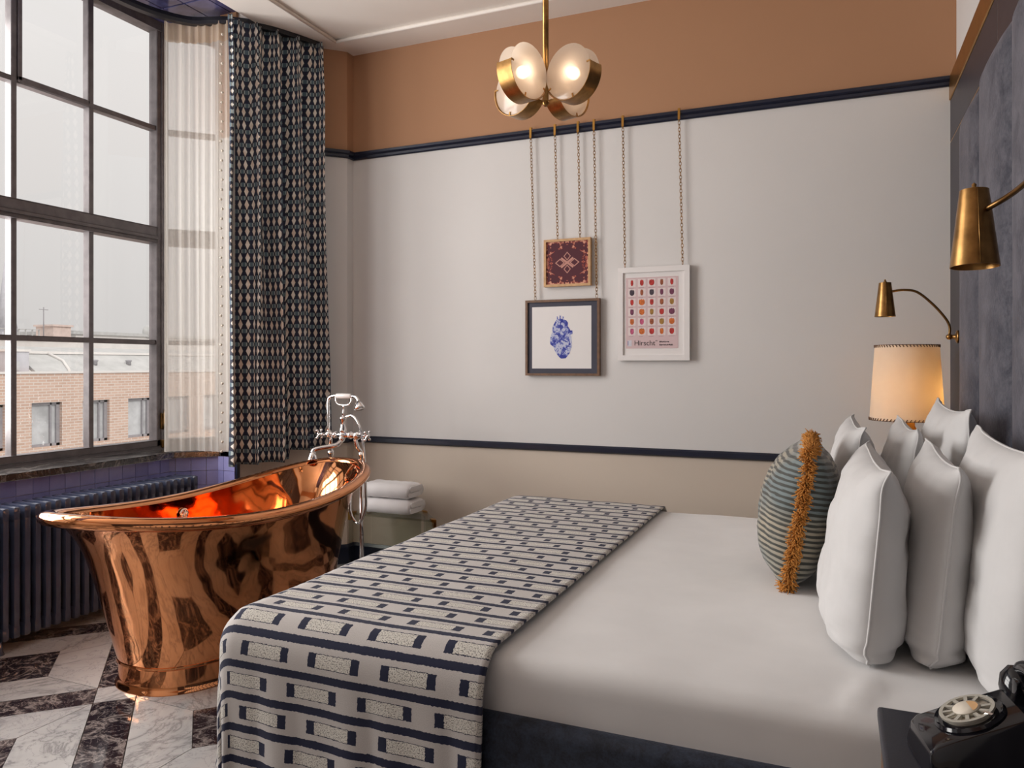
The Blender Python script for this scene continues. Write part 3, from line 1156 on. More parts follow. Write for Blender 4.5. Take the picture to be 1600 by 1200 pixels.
for x, sgn in ((xa - 0.02, -1), (xb + 0.02, 1)):
    b = B()
    b.tube([(x, ym, zt), (x + sgn * 0.035, ym, zt)], 0.010, 10)
    hx = x + sgn * 0.038
    for a in (pi / 4, 3 * pi / 4):
        dv = Vector((0, cos(a), sin(a))) * 0.030
        b.tube([Vector((hx, ym, zt)) - dv, Vector((hx, ym, zt)) + dv], 0.0055, 8)
        b.ball(Vector((hx, ym, zt)) + dv, 0.0085, 8)
        b.ball(Vector((hx, ym, zt)) - dv, 0.0085, 8)
    b.ball((hx + sgn * 0.006, ym, zt), 0.011, 10)
    b.done('cross_handle', MAT['chrome'], tap, org)
xm = (xa + xb) / 2
b = B()
b.tube(smooth_path([(xm, ym - 0.01, zt - 0.03), (xm - 0.015, ym - 0.05, zt - 0.055), (xm - 0.07, ym - 0.10, zt - 0.065), (xm - 0.10, ym - 0.13, zt - 0.075), (xm - 0.105, ym - 0.14, zt - 0.10)], 6), 0.0135, 12)
b.lathe([(0.014, 0.02), (0.020, 0.0), (0.028, -0.02), (0.028, -0.026), (0.02, -0.027)], (xm - 0.105, ym - 0.14, zt - 0.105), 16)
b.done('spout', MAT['chrome'], tap, org)
# cradle and hand shower
ztop = zt + 0.222
b = B()
b.tube([(xm, ym, zt + 0.10), (xm + 0.004, ym, zt + 0.15)], 0.006, 8)
b.tube([(xm + 0.004, ym, zt + 0.15), (xm + 0.004, ym, zt + 0.172)], 0.006, 8)
b.tube(smooth_path([(xm - 0.05, ym, ztop), (xm - 0.047, ym, ztop - 0.03), (xm - 0.03, ym, ztop - 0.048), (xm + 0.004, ym, ztop - 0.052), (xm + 0.038, ym, ztop - 0.048), (xm + 0.055, ym, ztop - 0.03), (xm + 0.058, ym, ztop)], 5), 0.005, 8)
b.done('cradle', MAT['chrome'], tap, org)
hs = None
b = B()
b.tube(smooth_path([(xm - 0.10, ym, zt + 0.02), (xm - 0.10, ym, zt + 0.12), (xm - 0.10, ym, zt + 0.19), (xm - 0.088, ym, ztop - 0.008), (xm - 0.06, ym, ztop), (xm - 0.045, ym, ztop)], 6), 0.010, 12)
b.tube(smooth_path([(xm + 0.055, ym, ztop), (xm + 0.085, ym, ztop - 0.003), (xm + 0.105, ym - 0.006, ztop - 0.02), (xm + 0.112, ym - 0.012, ztop - 0.04)], 6), 0.009, 12)
b.lathe([(0.010, 0.02), (0.020, 0.005), (0.030, -0.018), (0.030, -0.026), (0.024, -0.030), (0.0, -0.030)], (xm + 0.118, ym - 0.016, ztop - 0.045), 18, (-0.35, 0.15, 0.9))
hs = b.done('hand_shower', MAT['chrome'], tap, org)
b = B()
b.lathe([(0.0105, -0.05), (0.0145, -0.044), (0.0155, 0.0), (0.0145, 0.050), (0.0105, 0.056)], (xm + 0.002, ym, ztop), 14, (1, 0, 0))
b.done('porcelain_grip', MAT['porcelain'], hs)
hs.children[0].location = (-fx, -fy, 0)
b = B()
hose = smooth_path([(xm + 0.02, ym, zt + 0.105), (xm + 0.07, ym - 0.005, zt + 0.11), (xm + 0.12, ym - 0.01, zt + 0.05), (xm + 0.15, ym - 0.01, zt - 0.10), (xm + 0.16, ym - 0.01, 0.60), (xm + 0.15, ym, 0.48), (xm + 0.09, ym + 0.02, 0.40), (xm + 0.03, ym + 0.03, 0.46), (xm + 0.035, ym + 0.03, 0.62)], 12)
b.tube(hose, 0.0075, 10)
b.done('shower_hose', MAT['chrome'], tap, org)

# ------------------------------------------------------------------ glass side table with towels
gx0, gx1, gy0, gy1, gz = -2.73, -2.125, 3.885, 4.12, 0.40
gxc = -2.325              # the right end is cut off at a slant
gt = thing('glass_side_table', 'clear glass waterfall side table with brass corners by the far wall', 'side table', ((gx0 + gx1) / 2, (gy0 + gy1) / 2, 0))
org = tuple(gt.location)
b = B()
b.prism([(gx0, gy0, gz - 0.012), (gx1, gy0, gz - 0.012), (gxc, gy1, gz - 0.012), (gx0, gy1, gz - 0.012)], (0, 0, 0.012))
b.done('glass_top', MAT['table_glass'], gt, org)
b = B()
b.box(gx0, gx0 + 0.012, gy0, gy1, 0.0, gz - 0.013, 0.002)
b.done('glass_side', MAT['table_glass'], gt, org)
b = B()
b.prism([(gx1, gy0, 0.0), (gxc, gy1, 0.0), (gxc - 0.014, gy1, 0.0), (gx1 - 0.014, gy0, 0.0)], (0, 0, gz - 0.013))
b.done('glass_side', MAT['table_glass'], gt, org)
b = B()
b.box(gx0 + 0.02, gxc - 0.03, gy1 - 0.014, gy1 - 0.002, 0.10, gz - 0.02, 0.001)
b.done('glass_back', MAT['table_glass'], gt, org)
for (x, y), (ex, ey) in (((gx1, gy0), (-0.65, 0.76)), ((gxc, gy1), (0.65, -0.76)), ((gx0, gy0), (0, 1)), ((gx0, gy1), (0, -1))):
    b = B()
    s = -1 if x in (gx1, gxc) else 1
    b.prism([(x - s * 0.003, y, gz + 0.003), (x + s * 0.030, y, gz + 0.003), (x + s * 0.030, y, gz - 0.012), (x + s * 0.014, y, gz - 0.014), (x + s * 0.014, y, gz - 0.045), (x - s * 0.003, y, gz - 0.045)], (ex * 0.045, ey * 0.045, 0))
    b.done('brass_corner', MAT['gold'], gt, org)


def towel(x0, x1, y0, y1, z, label, seed):
    """folded bath towel: a fat U-fold with layers showing at the right side"""
    rnd = random.Random(seed)
    h = 0.088
    c = ((x0 + x1) / 2, (y0 + y1) / 2, z)
    t = thing('folded_towel', label, 'towel', c, 'folded towels on the glass table')
    for li, (za, zb, ins) in enumerate(((0.0, 0.088, 0.0),)):
        b = B()
        n, m = 26, 18
        prof = []
        r = (zb - za) / 2
        # cross-section in Y-Z (rounded), swept along X with slight waviness
        rings = []
        for i in range(n + 1):
            x = x0 + ins + (x1 - x0 - ins * 2) * i / n
            wob = 0.004 * noise.noise((i * 0.35, seed, li))
            e = min(1, min(i, n - i) / 2.0)
            sh = 0.75 + 0.25 * e
            pts = []
            for a in range(8):
                an = -pi / 2 + pi * a / 7
                pts.append(Vector((x, y1 - r + r * cos(an), z + za + r + r * sin(an) * sh + wob)))
            for k in range(1, 8):
                yy = y1 - r - (y1 - y0 - 2 * r) * k / 8
                pts.append(Vector((x, yy, z + zb - r + r * sh + wob + 0.005 * noise.noise((i * 0.3, k * 0.5, seed + li)))))
            for a in range(8):
                an = pi / 2 + pi * a / 7
                pts.append(Vector((x, y0 + r + r * cos(an), z + za + r + r * sin(an) * sh + wob)))
            for k in range(1, 8):
                yy = y0 + r + (y1 - y0 - 2 * r) * k / 8
                pts.append(Vector((x, yy, z + za + r - r * sh)))
            rings.append(pts)
        b.rings(rings, True, True)
        b.done('towel_fold', MAT['towel'], t, c, smooth=True)
    for (za, zb, yi0, yi1) in ((0.012, 0.040, 0.012, 0.05), (0.046, 0.076, 0.02, 0.03)):
        b = B()
        r = (zb - za) / 2
        ring = arc((0, y0 + yi0 + r, z + za + r), r, pi / 2, 3 * pi / 2, 8, (0, 1, 0), (0, 0, 1)) + arc((0, y1 - yi1 - r, z + za + r), r, -pi / 2, pi / 2, 8, (0, 1, 0), (0, 0, 1))
        b.rings([[p + Vector((x, 0, 0)) for p in ring] for x in (x1 - 0.03, x1 + 0.004, x1 + 0.008)], True, True)
        b.done('inner_fold', MAT['towel'], t, c, smooth='auto')
    return t


towel(-2.66, -2.315, 3.895, 4.10, gz + 0.004, 'lower folded white towel resting on the glass table', 1)
towel(-2.66, -2.325, 3.90, 4.095, gz + 0.097, 'upper folded white towel on top of the other', 2)

# ------------------------------------------------------------------ bed
BX0, BX1, BY0, BY1, BZ = -1.475, 0.415, 1.565, 3.465, 0.640
bed = thing('double_bed', 'large double bed with white sheet and midnight velvet base', 'bed', ((BX0 + BX1) / 2, (BY0 + BY1) / 2, 0))
org = tuple(bed.location)
b = B()
b.box(BX0 + 0.0, BX1 + 0.006, BY0 - 0.035, BY1 + 0.035, 0.09, 0.522, 0.035, 5)
b.done('velvet_base', MAT['velvet_dark'], bed, org, smooth='auto', sharp=50)
for x in (BX0 + 0.12, BX1 - 0.12):
    for y in (BY0 + 0.12, BY1 - 0.12):
        b = B()
        b.lathe([(0.02, 0), (0.03, 0.09), (0.03, 0.10)], (x, y, 0), 12)
        b.done('leg', MAT['wood_brown'], bed, org)


def drape_map(px, py, rx0, rx1, ry0, ry1, ztop, R, flare=0.0):
    """lay a flat sheet point over a box top with rounded edge radius R"""
    nx = min(max(px, rx0), rx1)
    ny = min(max(py, ry0), ry1)
    dx, dy = px - nx, py - ny
    L = sqrt(dx * dx + dy * dy)
    if L < 1e-6:
        return Vector((px, py, ztop)), 0.0
    dx, dy = dx / L, dy / L
    if L < R * pi / 2:
        hz, dz = R * sin(L / R), R * (1 - cos(L / R))
    else:
        e = L - R * pi / 2
        hz, dz = R + flare * e, R + e
    return Vector((nx + dx * hz, ny + dy * hz, ztop - dz)), L


def axis(lo, hi, inner0, inner1, n_edge, n_mid):
    out = []
    if lo < inner0:
        out += [lo + (inner0 - lo) * i / n_edge for i in range(n_edge)]
    out += [max(lo, inner0) + (min(hi, inner1) - max(lo, inner0)) * i / n_mid for i in range(n_mid)]
    if hi > inner1:
        out += [inner1 + (hi - inner1) * i / n_edge for i in range(n_edge + 1)]
    else:
        out.append(hi)
    return out


RM = 0.042
i0, i1, j0, j1 = BX0 + RM, BX1 - RM, BY0 + RM, BY1 - RM
dropm = RM * pi / 2 + 0.09


def sheet_fn(u, v):
    p, L = drape_map(u, v, i0, i1, j0, j1, BZ, RM)
    k = noise.noise((u * 2.2, v * 2.2, 3.1)) * 0.006 + noise.noise((u * 6, v * 3.0, 1.7)) * 0.003
    k += 0.012 * math.exp(-((u - 0.09 - 0.25 * (v - 1.85)) / 0.018) ** 2) * math.exp(-((v - 1.70) / 0.10) ** 2)   # ridge of the tucked sheet near the pillows
    if L < RM:
        p.z += k
    return p


b = B()
b.grid(sheet_fn, axis(i0 - dropm, i1 + dropm, i0, i1, 10, 70), axis(j0 - dropm, j1 + dropm, j0, j1, 10, 60))
b.done('white_sheet', MAT['linen'], bed, org)
b = B()
b.box(BX0 + 0.02, BX1 - 0.02, BY0 + 0.02, BY1 - 0.02, 0.40, BZ - 0.012, 0.03, 2)
b.done('mattress', MAT['linen'], bed, org)

# woven throw over the foot of the bed
RT = 0.085
tx0, tx1, ty0, ty1 = BX0 - 0.022 + RT, -0.71, BY0 - 0.052 + RT, BY1 + 0.045 - RT
tz = BZ + 0.013


def throw_fn(u, v):
    p, L = drape_map(u, v, tx0, 9, ty0, ty1, tz, RT, 0.015)
    e = min(1.0, max(0.0, (L - 0.10) / 0.3))
    wv = 0.012 * e * sin(u * 17 + 1.0) + 0.006 * e * sin(u * 41 + v * 5)
    if v < ty0:
        p.y -= abs(wv) * 0.8
    elif v > ty1:
        p.y += abs(wv) * 0.8
    if u < tx0 and ty0 < v < ty1:
        p.x -= 0.010 * e * abs(sin(v * 13))
    if L < 0.05:
        p.z += 0.004 * noise.noise((u * 4, v * 4, 9.3)) + 0.004
    return p


b = B()
us = axis(tx0 - 0.42, tx1, tx0, 9, 22, 44)
vv = axis(ty0 - 0.56, ty1 + 0.40, ty0, ty1, 30, 80)
b.grid(throw_fn, us, vv, lambda u, v: (u - tx1, v))
thr = b.done('woven_throw', MAT['throw'], None, None)
md = thr.modifiers.new('cloth_thickness', 'SOLIDIFY')
md.thickness = 0.007
md.offset = 1.0
_tagp(thr, 'woven cream throw with navy stripes and dashes across the bed foot', 'blanket')

# headboard ------------------------------------------------------------------
HX = 0.445
hb = thing('headboard', 'tall slate blue velvet headboard with vertical padded channels', 'headboard', (XP, 2.5, 0.0))
org = (XP, 2.5, 0)
b = B()
b.box(0.475, XP - 0.001, 1.52, 3.50, 0.1, 2.25, 0.01)
b.done('backing', MAT['velvet'], hb, org)
chw = 0.515
for k in range(4):
    y1 = 3.505 - k * chw
    y0 = y1 - chw
    far = k == 0
    b = B()
    nz, ny = 40, 22

    def topz(y, far=far, y1=y1):
        z = 2.272
        if far:
            r = 0.20
            d = y - (y1 - r)
            if d > 0:
                z -= r - sqrt(max(0.0, r * r - d * d))
        return z

    def chfn(u, v, y0=y0, y1=y1):
        y = y0 + 0.003 + (y1 - y0 - 0.006) * u
        zt_ = topz(y)
        z = 0.10 + (zt_ - 0.10) * v
        pu = (1 - abs(2 * u - 1) ** 3.2) ** 0.5
        pv = min(1.0, ((zt_ - z) / 0.05 + 0.0)) ** 0.5 if zt_ - z < 0.05 else 1.0
        x = 0.482 - 0.042 * pu * pv + 0.003 * noise.noise((y * 5, z * 3, 2.0))
        return Vector((x, y, z))
    uu = [0.5 - 0.5 * cos(pi * i / ny) for i in range(ny + 1)]
    vvv = [1 - (1 - i / nz) ** 1.8 for i in range(nz + 1)]
    b.grid(chfn, uu, vvv)
    o = b.done('channel', MAT['velvet'], hb, org)
    md = o.modifiers.new('padding', 'SOLIDIFY')
    md.thickness = 0.012

# ------------------------------------------------------------------ pillows


def pillow_bm(w, h, t, seed, pinch=0.05, uvs=False, sag=0.0, slump=0.0):
    """standing pillow: width along local Y, height along local Z from 0, thickness along X"""
    b = B()
    nu, nv = 40, 32
    us = [-1 + 2 * (0.5 - 0.5 * cos(pi * i / nu)) for i in range(nu + 1)]
    vv = [-1 + 2 * (0.5 - 0.5 * cos(pi * i / nv)) for i in range(nv + 1)]

    def mk(side):
        def fn(u, v):
            pr = max(0.0, (1 - abs(u) ** (3.0 if not uvs else 2.4))) ** 0.5 * max(0.0, (1 - abs(v) ** (2.6 if uvs else (3.6 if v > 0 else 8.0)))) ** 0.5
            low = 1.0 + slump * (-v)
            x = side * t / 2 * pr * low
            edge = 1 - pr
            wr = 0.010 * noise.noise((u * 3.1 + seed, v * 2.7, side * 2.0)) + 0.006 * noise.noise((u * 7 + seed, v * 6, side * 5.0))
            x += wr * (0.25 + 0.75 * pr) * (1.0 if pr > 0.02 else 0.0) * 1.1
            # gathered corners
            cr = abs(u) ** 6 * abs(v) ** 6
            x += 0.012 * cr * sin(9 * (u - v) + seed)
            if not uvs:          # creases where the case bunches on the sheet
                cf = math.exp(-((v + 0.86) / 0.10) ** 2) * abs(u) ** 3
                x += 0.013 * cf * sin(34 * v + 7 * u + seed) * (1 if pr > 0.02 else 0.4)
            y = u * w / 2 * (1 - pinch * (1 - v * v))
            z = v * h / 2 * (1 - pinch * 1.1 * (1 - u * u))
            if v > 0:
                z -= sag * (1 - u * u) * v
            z += h / 2
            if z < 0.02:
                z = 0.02 + (z - 0.02) * 0.4
            if not uvs and v < -0.7:
                y -= math.copysign(0.022, u) * abs(u) ** 8 * ((-v - 0.7) / 0.3) ** 2
            return Vector((x, y, z))
        return fn
    for side in (1, -1):
        b.grid(mk(side), us, vv, (lambda u, v: (u * w / 2, v * h / 2)) if uvs else None)
    bmesh.ops.remove_doubles(b.bm, verts=b.bm.verts, dist=0.0004)
    fn = mk(1)
    loop = [(u, -1.0) for u in us[:-1]] + [(1.0, v) for v in vv[:-1]] + [(u, 1.0) for u in reversed(us[1:])] + [(-1.0, v) for v in reversed(vv[1:])]
    edge = [fn(u, v) for u, v in loop]
    return b, edge


def place(o, loc, lean, yaw=0.0, roll=0.0):
    o.rotation_mode = 'XYZ'
    o.location = loc
    o.rotation_euler = Matrix.Rotation(yaw, 3, 'Z').to_4x4().to_3x3().__matmul__(Matrix.Rotation(lean, 3, 'Y')).__matmul__(Matrix.Rotation(roll, 3, 'X')).to_euler()


def pillow(name, label, w, h, t, seed, loc, lean, yaw=0.0, roll=0.0, group='white bed pillows', sag=0.010, slump=0.22, pinch=0.05):
    b, edge = pillow_bm(w, h, t, seed, pinch, False, sag, slump)
    root = thing(name, label, 'pillow', loc, group)
    b.done('pillowcase', MAT['pillow'], root)
    s = B()
    s.tube(edge, 0.0028, 6, True)
    s.done('seam', MAT['pillow'], root)
    place(root, loc, lean, yaw, roll)
    return root


zb = BZ - 0.006
pillow('bed_pillow', 'foremost white pillow of the near row, closest to the striped cushion', 0.70, 0.44, 0.180, 1.0, (0.052, 2.16, zb), 0.09, 0.02, pinch=0.03)
pillow('bed_pillow', 'middle white pillow of the near row, between two others', 0.70, 0.45, 0.155, 5.3, (0.203, 2.19, zb), 0.10, -0.02, pinch=0.03)
pillow('bed_pillow', 'large white pillow of the near row leaning on the velvet headboard', 0.78, 0.50, 0.15, 9.1, (0.326, 2.04, zb), 0.06, 0.0, 0.0, pinch=0.03)
pillow('bed_pillow', 'foremost white pillow of the far row, peeking out behind the cushion', 0.68, 0.47, 0.16, 13.7, (0.030, 2.98, zb), 0.08, 0.03)
pillow('bed_pillow', 'middle white pillow of the far row, in front of the table lamp base', 0.68, 0.47, 0.15, 17.9, (0.190, 2.97, zb), 0.09, 0.0)
pillow('bed_pillow', 'tallest white pillow of the far row against the headboard, nearest the lit lamp', 0.84, 0.54, 0.15, 21.3, (0.322, 2.90, zb), 0.06, 0.0, 0.0)

# striped cushion with fringe
b, edge = pillow_bm(0.43, 0.41, 0.235, 3.0, 0.03, True, 0.0, 0.05)
cu_ = thing('striped_cushion', 'round-bellied teal striped cushion with a mustard fringe', 'cushion', (-0.135, 2.56, zb))
b.done('cushion_cover', MAT['cushion'], cu_)
f = B()
rnd = random.Random(4)
cum = 0.0
for i in range(len(edge)):
    a, c = edge[i], edge[(i + 1) % len(edge)]
    L = (c - a).length
    outv = Vector((0, (a.y + c.y) / 2, (a.z + c.z) / 2 - 0.205)).normalized()
    for k in range(max(1, int(L / 0.00036))):
        p = a.lerp(c, rnd.random())
        d = (outv + Vector((rnd.uniform(-2.2, 2.2), rnd.uniform(-1.3, 1.3), rnd.uniform(-1.3, 1.1)))).normalized()
        ln = rnd.uniform(0.014, 0.029)
        q = p + d * ln * 0.6 + Vector((0, 0, -0.001))
        r = p + d * ln + Vector((rnd.uniform(-1, 1), rnd.uniform(-1, 1), rnd.uniform(-1.4, 0.4))) * 0.007
        f.tube([p, q, r], [0.0017, 0.0019, 0.0015], 4)
fo = f.done('fringe', MAT['fringe'], cu_, recalc=False)
fo['kind'] = 'stuff'
place(cu_, (-0.138, 2.56, zb + 0.018), 0.17, 0.04, 0.03)

# ------------------------------------------------------------------ sconces


def sconce(name, label, base, ctrl, shade_c, scale, tilt=(0, 0, 1)):
    root = thing(name, label, 'wall light', base, 'brass reading lights by the headboard')
    org = Vector(base)
    b = B()
    b.lathe([(0.030, -0.001), (0.030, 0.006), (0.022, 0.010), (0.010, 0.014), (0.009, 0.030)], base, 18, (-1, 0, 0))
    b.ball(org + Vector((-0.036, 0, 0)), 0.014, 12)
    b.done('wall_plate', MAT['brass'], root, org)
    b = B()
    pth = smooth_path(ctrl, 10)
    b.tube(pth, 0.0058, 10)
    b.done('gooseneck_arm', MAT['dark_brass'], root, org)
    sc = Vector(shade_c)
    ax = Vector(tilt).normalized()
    h = 0.165 * scale
    r0, r1 = 0.0275 * scale, 0.047 * scale
    b = B()
    b.lathe([(r0 - 0.003, h * 0.985), (r0 - 0.003, h), (r0, h), (r1, 0.0), (r1 - 0.0015, 0.0), (r0 - 0.002, h - 0.004)], sc - ax * (h / 2), 40, ax, cap=False)
    b.lathe([(r0 - 0.001, h - 0.002), (0.006, h + 0.001), (0.0, h + 0.001)], sc - ax * (h / 2), 24, ax, cap=False)
    sh = b.done('cone_shade', MAT['brass'], root, org, smooth='auto', sharp=30)
    b = B()
    tp = sc + ax * (h / 2)
    b.lathe([(0.008, 0.0), (0.008, 0.005), (0.004, 0.007), (0.005, 0.012), (0.0, 0.017)], tp, 12, ax)
    b.done('finial', MAT['brass'], root, org)
    b = B()
    b.lathe([(0.012, 0), (0.014, 0.03), (0.010, 0.05)], sc + ax * (h * 0.05), 14, ax)
    b.ball(sc - ax * (h * 0.05), 0.018, 12)
    b.done('bulb', MAT['porcelain'], root, org)
    b = B()                      # raised seam down the shade
    v0 = ax.orthogonal().normalized()
    sd = Vector((0.09, -0.995, 0)).normalized()
    sd = (sd - ax * sd.dot(ax)).normalized()
    b.tube([sc + ax * (h / 2) + sd * (r0 + 0.0003), sc - ax * (h / 2) + sd * (r1 + 0.0003)], 0.0014, 6)
    b.done('shade_seam', MAT['brass'], root, org)
    return root


ybf = 3.99
sconce('reading_light', 'far brass cone reading light above the lit table lamp', (XP, ybf, 1.428),
       [(XP - 0.036, ybf, 1.43), (XP - 0.034, ybf - 0.002, 1.47), (XP - 0.05, ybf - 0.005, 1.51), (XP - 0.10, ybf - 0.008, 1.575), (XP - 0.165, ybf - 0.012, 1.635), (XP - 0.22, ybf - 0.015, 1.648), (XP - 0.275, ybf - 0.018, 1.643)],
       (0.215, ybf - 0.02, 1.605), 0.965)
ybn = 1.10
nsc = (0.268, 1.845, 1.585)
sconce('reading_light', 'near brass cone reading light in front of the velvet headboard', (XP, ybn, 1.43),
       [(XP - 0.036, ybn, 1.43), (XP - 0.04, ybn + 0.02, 1.49), (XP - 0.06, ybn + 0.10, 1.57), (XP - 0.10, ybn + 0.28, 1.645), (XP - 0.16, ybn + 0.50, 1.655), (nsc[0] + 0.05, nsc[1] - 0.08, 1.635), (nsc[0] + 0.018, nsc[1] - 0.022, 1.620)],
       nsc, 0.98, (0.0, 0.05, 1.0))

# ------------------------------------------------------------------ far bedside table and lamp
ns = thing('bedside_table', 'dark bedside table half hidden beyond the bed, under the lit lamp', 'bedside table', (0.24, 3.86, 0))
org = tuple(ns.location)
b = B()
b.box(0.06, 0.49, 3.63, 4.10, 0.675, 0.705, 0.006)
b.done('table_top', MAT['leather'], ns, org)
b = B()
b.box(0.08, 0.48, 3.66, 4.08, 0.50, 0.673, 0.004)
b.done('drawer_box', MAT['wood_brown'], ns, org)
for x in (0.09, 0.46):
    for y in (3.67, 4.07):
        b = B()
        b.lathe([(0.009, 0), (0.015, 0.5)], (x, y, 0), 10)
        b.done('leg', MAT['wood_brown'], ns, org)
lx, ly = 0.295, 3.84
lamp = thing('table_lamp', 'lit table lamp with stitched parchment shade and amber base', 'table lamp', (lx, ly, 0.706))
org = (lx, ly, 0.706)
b = B()
b.lathe([(0.07, 0.0), (0.07, 0.015), (0.03, 0.03), (0.016, 0.06), (0.014, 0.16), (0.02, 0.19), (0.014, 0.20)], org, 24)
b.done('turned_stem', MAT['wood_brown'], lamp, org)
b = B()
b.lathe([(0.016, 0.20), (0.03, 0.225), (0.045, 0.26), (0.048, 0.285), (0.042, 0.305), (0.034, 0.32), (0.034, 0.335), (0.018, 0.345)], org, 28)
b.done('amber_glass_body', MAT['amber'], lamp, org)
zs_, zt_ = 1.052, 1.388
rb_, rt_ = 0.152, 0.130
b = B()
nn = 48
b.rings([[Vector((lx + (rb_ + (rt_ - rb_) * k / 6) * cos(2 * pi * j / nn), ly + (rb_ + (rt_ - rb_) * k / 6) * sin(2 * pi * j / nn), zs_ + (zt_ - zs_) * k / 6)) for j in range(nn)] for k in range(7)], True, False)
b.done('lamp_shade', MAT['parchment'], lamp, org)
shd = lamp.children[-1]
for z, r, s in ((zs_, rb_, 1), (zt_, rt_, -1)):
    b = B()
    m = 60
    for j in range(m):
        a0 = 2 * pi * j / m
        a1 = a0 + 0.055
        b.tube([(lx + (r + 0.0015) * cos(a0), ly + (r + 0.0015) * sin(a0), z - s * 0.001), (lx + (r + 0.0015) * cos(a1), ly + (r + 0.0015) * sin(a1), z + s * 0.010)], 0.0022, 5)
    b.tube([(lx + r * cos(2 * pi * j / nn), ly + r * sin(2 * pi * j / nn), z) for j in range(nn)], 0.0016, 5, True)
    b.done('lacing', MAT['wood_brown'], lamp, org)
b = B()
b.tube([(lx, ly, 1.05), (lx, ly, 1.14)], 0.012, 10)
b.tube([(lx, ly, 1.10), (lx, ly, zt_ - 0.01)], 0.003, 6)
for k in range(3):
    a = k * 2 * pi / 3
    b.tube([(lx, ly, zt_ - 0.012), (lx + rt_ * cos(a), ly + rt_ * sin(a), zt_ - 0.006)], 0.002, 5)
b.done('lamp_holder', MAT['brass'], lamp, org)
bx_, by_, bz_ = lx + 0.080, ly + 0.028, 1.165
b = B()
b.ball((bx_, by_, bz_), 0.028, 14)
b.done('bulb', emit('lamp_bulb', (1.0, 0.58, 0.20, 1), 30.0), lamp, org)

# ------------------------------------------------------------------ near nightstand and telephone
qx0, qx1, qy0, qy1, qz = 0.067, 0.436, 1.02, 1.47, 0.707
nst = thing('bedside_table', 'black leather-topped bedside table in the near corner, under the telephone', 'bedside table', ((qx0 + qx1) / 2, (qy0 + qy1) / 2, 0))
org = tuple(nst.location)
b = B()
b.box(qx0, qx1, qy0, qy1, qz - 0.022, qz, 0.007, 3)
b.done('table_top', MAT['leather'], nst, org, smooth='auto')
b = B()
b.box(qx0 + 0.006, qx1 - 0.006, qy0 + 0.006, qy1 - 0.006, qz - 0.17, qz - 0.023, 0.004)
b.done('drawer_box', MAT['wood_brown'], nst, org)
b = B()
b.ball((qx0 + 0.0, (qy0 + qy1) / 2, qz - 0.10), 0.012, 12)
b.done('knob', MAT['brass'], nst, org)
for x in (qx0 + 0.022, qx1 - 0.022):
    for y in (qy0 + 0.022, qy1 - 0.022):
        b = B()
        b.lathe([(0.010, 0), (0.017, qz - 0.175)], (x, y, 0), 12)
        b.done('leg', MAT['wood_brown'], nst, org)

pc = Vector((0.125, 1.285, qz + 0.001))
ph = thing('rotary_telephone', 'glossy black rotary telephone with a pale dial', 'telephone', pc, None, 0.17)
# local frame: +X towards the headboard (back of the phone), front edge at x=0
b = B()


def psec(x, z, w0, w1, r):
    """rounded cross-section at x: half-width w0 at the foot, w1 at the top z"""
    pts = []
    for (y, zz) in ((-w0, 0.0), (-w0 - 0.001, 0.010), (-w1 - 0.001, z - r), (-w1 + r * 0.35, z - r * 0.25), (-w1 + r, z), (w1 - r, z), (w1 - r * 0.35, z - r * 0.25), (w1 + 0.001, z - r), (w0 + 0.001, 0.010), (w0, 0.0)):
        pts.append(Vector((x, y, zz)))
    return pts


secs = [(-0.012, 0.006, 0.056, 0.052, 0.004), (-0.008, 0.040, 0.058, 0.052, 0.005), (0.0, 0.050, 0.060, 0.053, 0.006), (0.03, 0.063, 0.063, 0.054, 0.006), (0.075, 0.0835, 0.068, 0.055, 0.007), (0.115, 0.101, 0.073, 0.054, 0.008), (0.128, 0.100, 0.075, 0.050, 0.010), (0.150, 0.094, 0.076, 0.045, 0.010), (0.175, 0.090, 0.076, 0.042, 0.010), (0.195, 0.075, 0.074, 0.048, 0.010), (0.205, 0.02, 0.072, 0.060, 0.008)]
b.rings([psec(*s) for s in secs], True, True)
b.done('body', MAT['bakelite'], ph, smooth='auto', sharp=28)
slope = atan2(0.101 - 0.050, 0.115)
dc = Vector((0.058, 0.0, 0.0765))
axd = Vector((-sin(slope), 0, cos(slope)))
b = B()
b.lathe([(0.050, -0.004), (0.050, 0.002), (0.047, 0.006), (0.043, 0.003), (0.0, 0.002)], dc, 40, axd)
b.done('dial_well', MAT['bakelite'], ph, smooth='auto', sharp=30)
b = B()
b.lathe([(0.034, 0.002), (0.034, 0.006), (0.0, 0.006)], dc, 36, axd)
b.done('number_plate', MAT['cream_label'], ph)
dialm = plain('clear_finger_wheel', (0.46, 0.44, 0.38, 1), 0.12, 0.4)
b = B()
udx = Vector((cos(slope), 0, sin(slope)))
udy = Vector((0, 1, 0))
# finger wheel ring with ten holes: outer rim, inner hub and spokes between the holes
nW = 60


def wp(r, a, h):
    return dc + udx * (r * cos(a)) + udy * (r * sin(a)) + axd * h


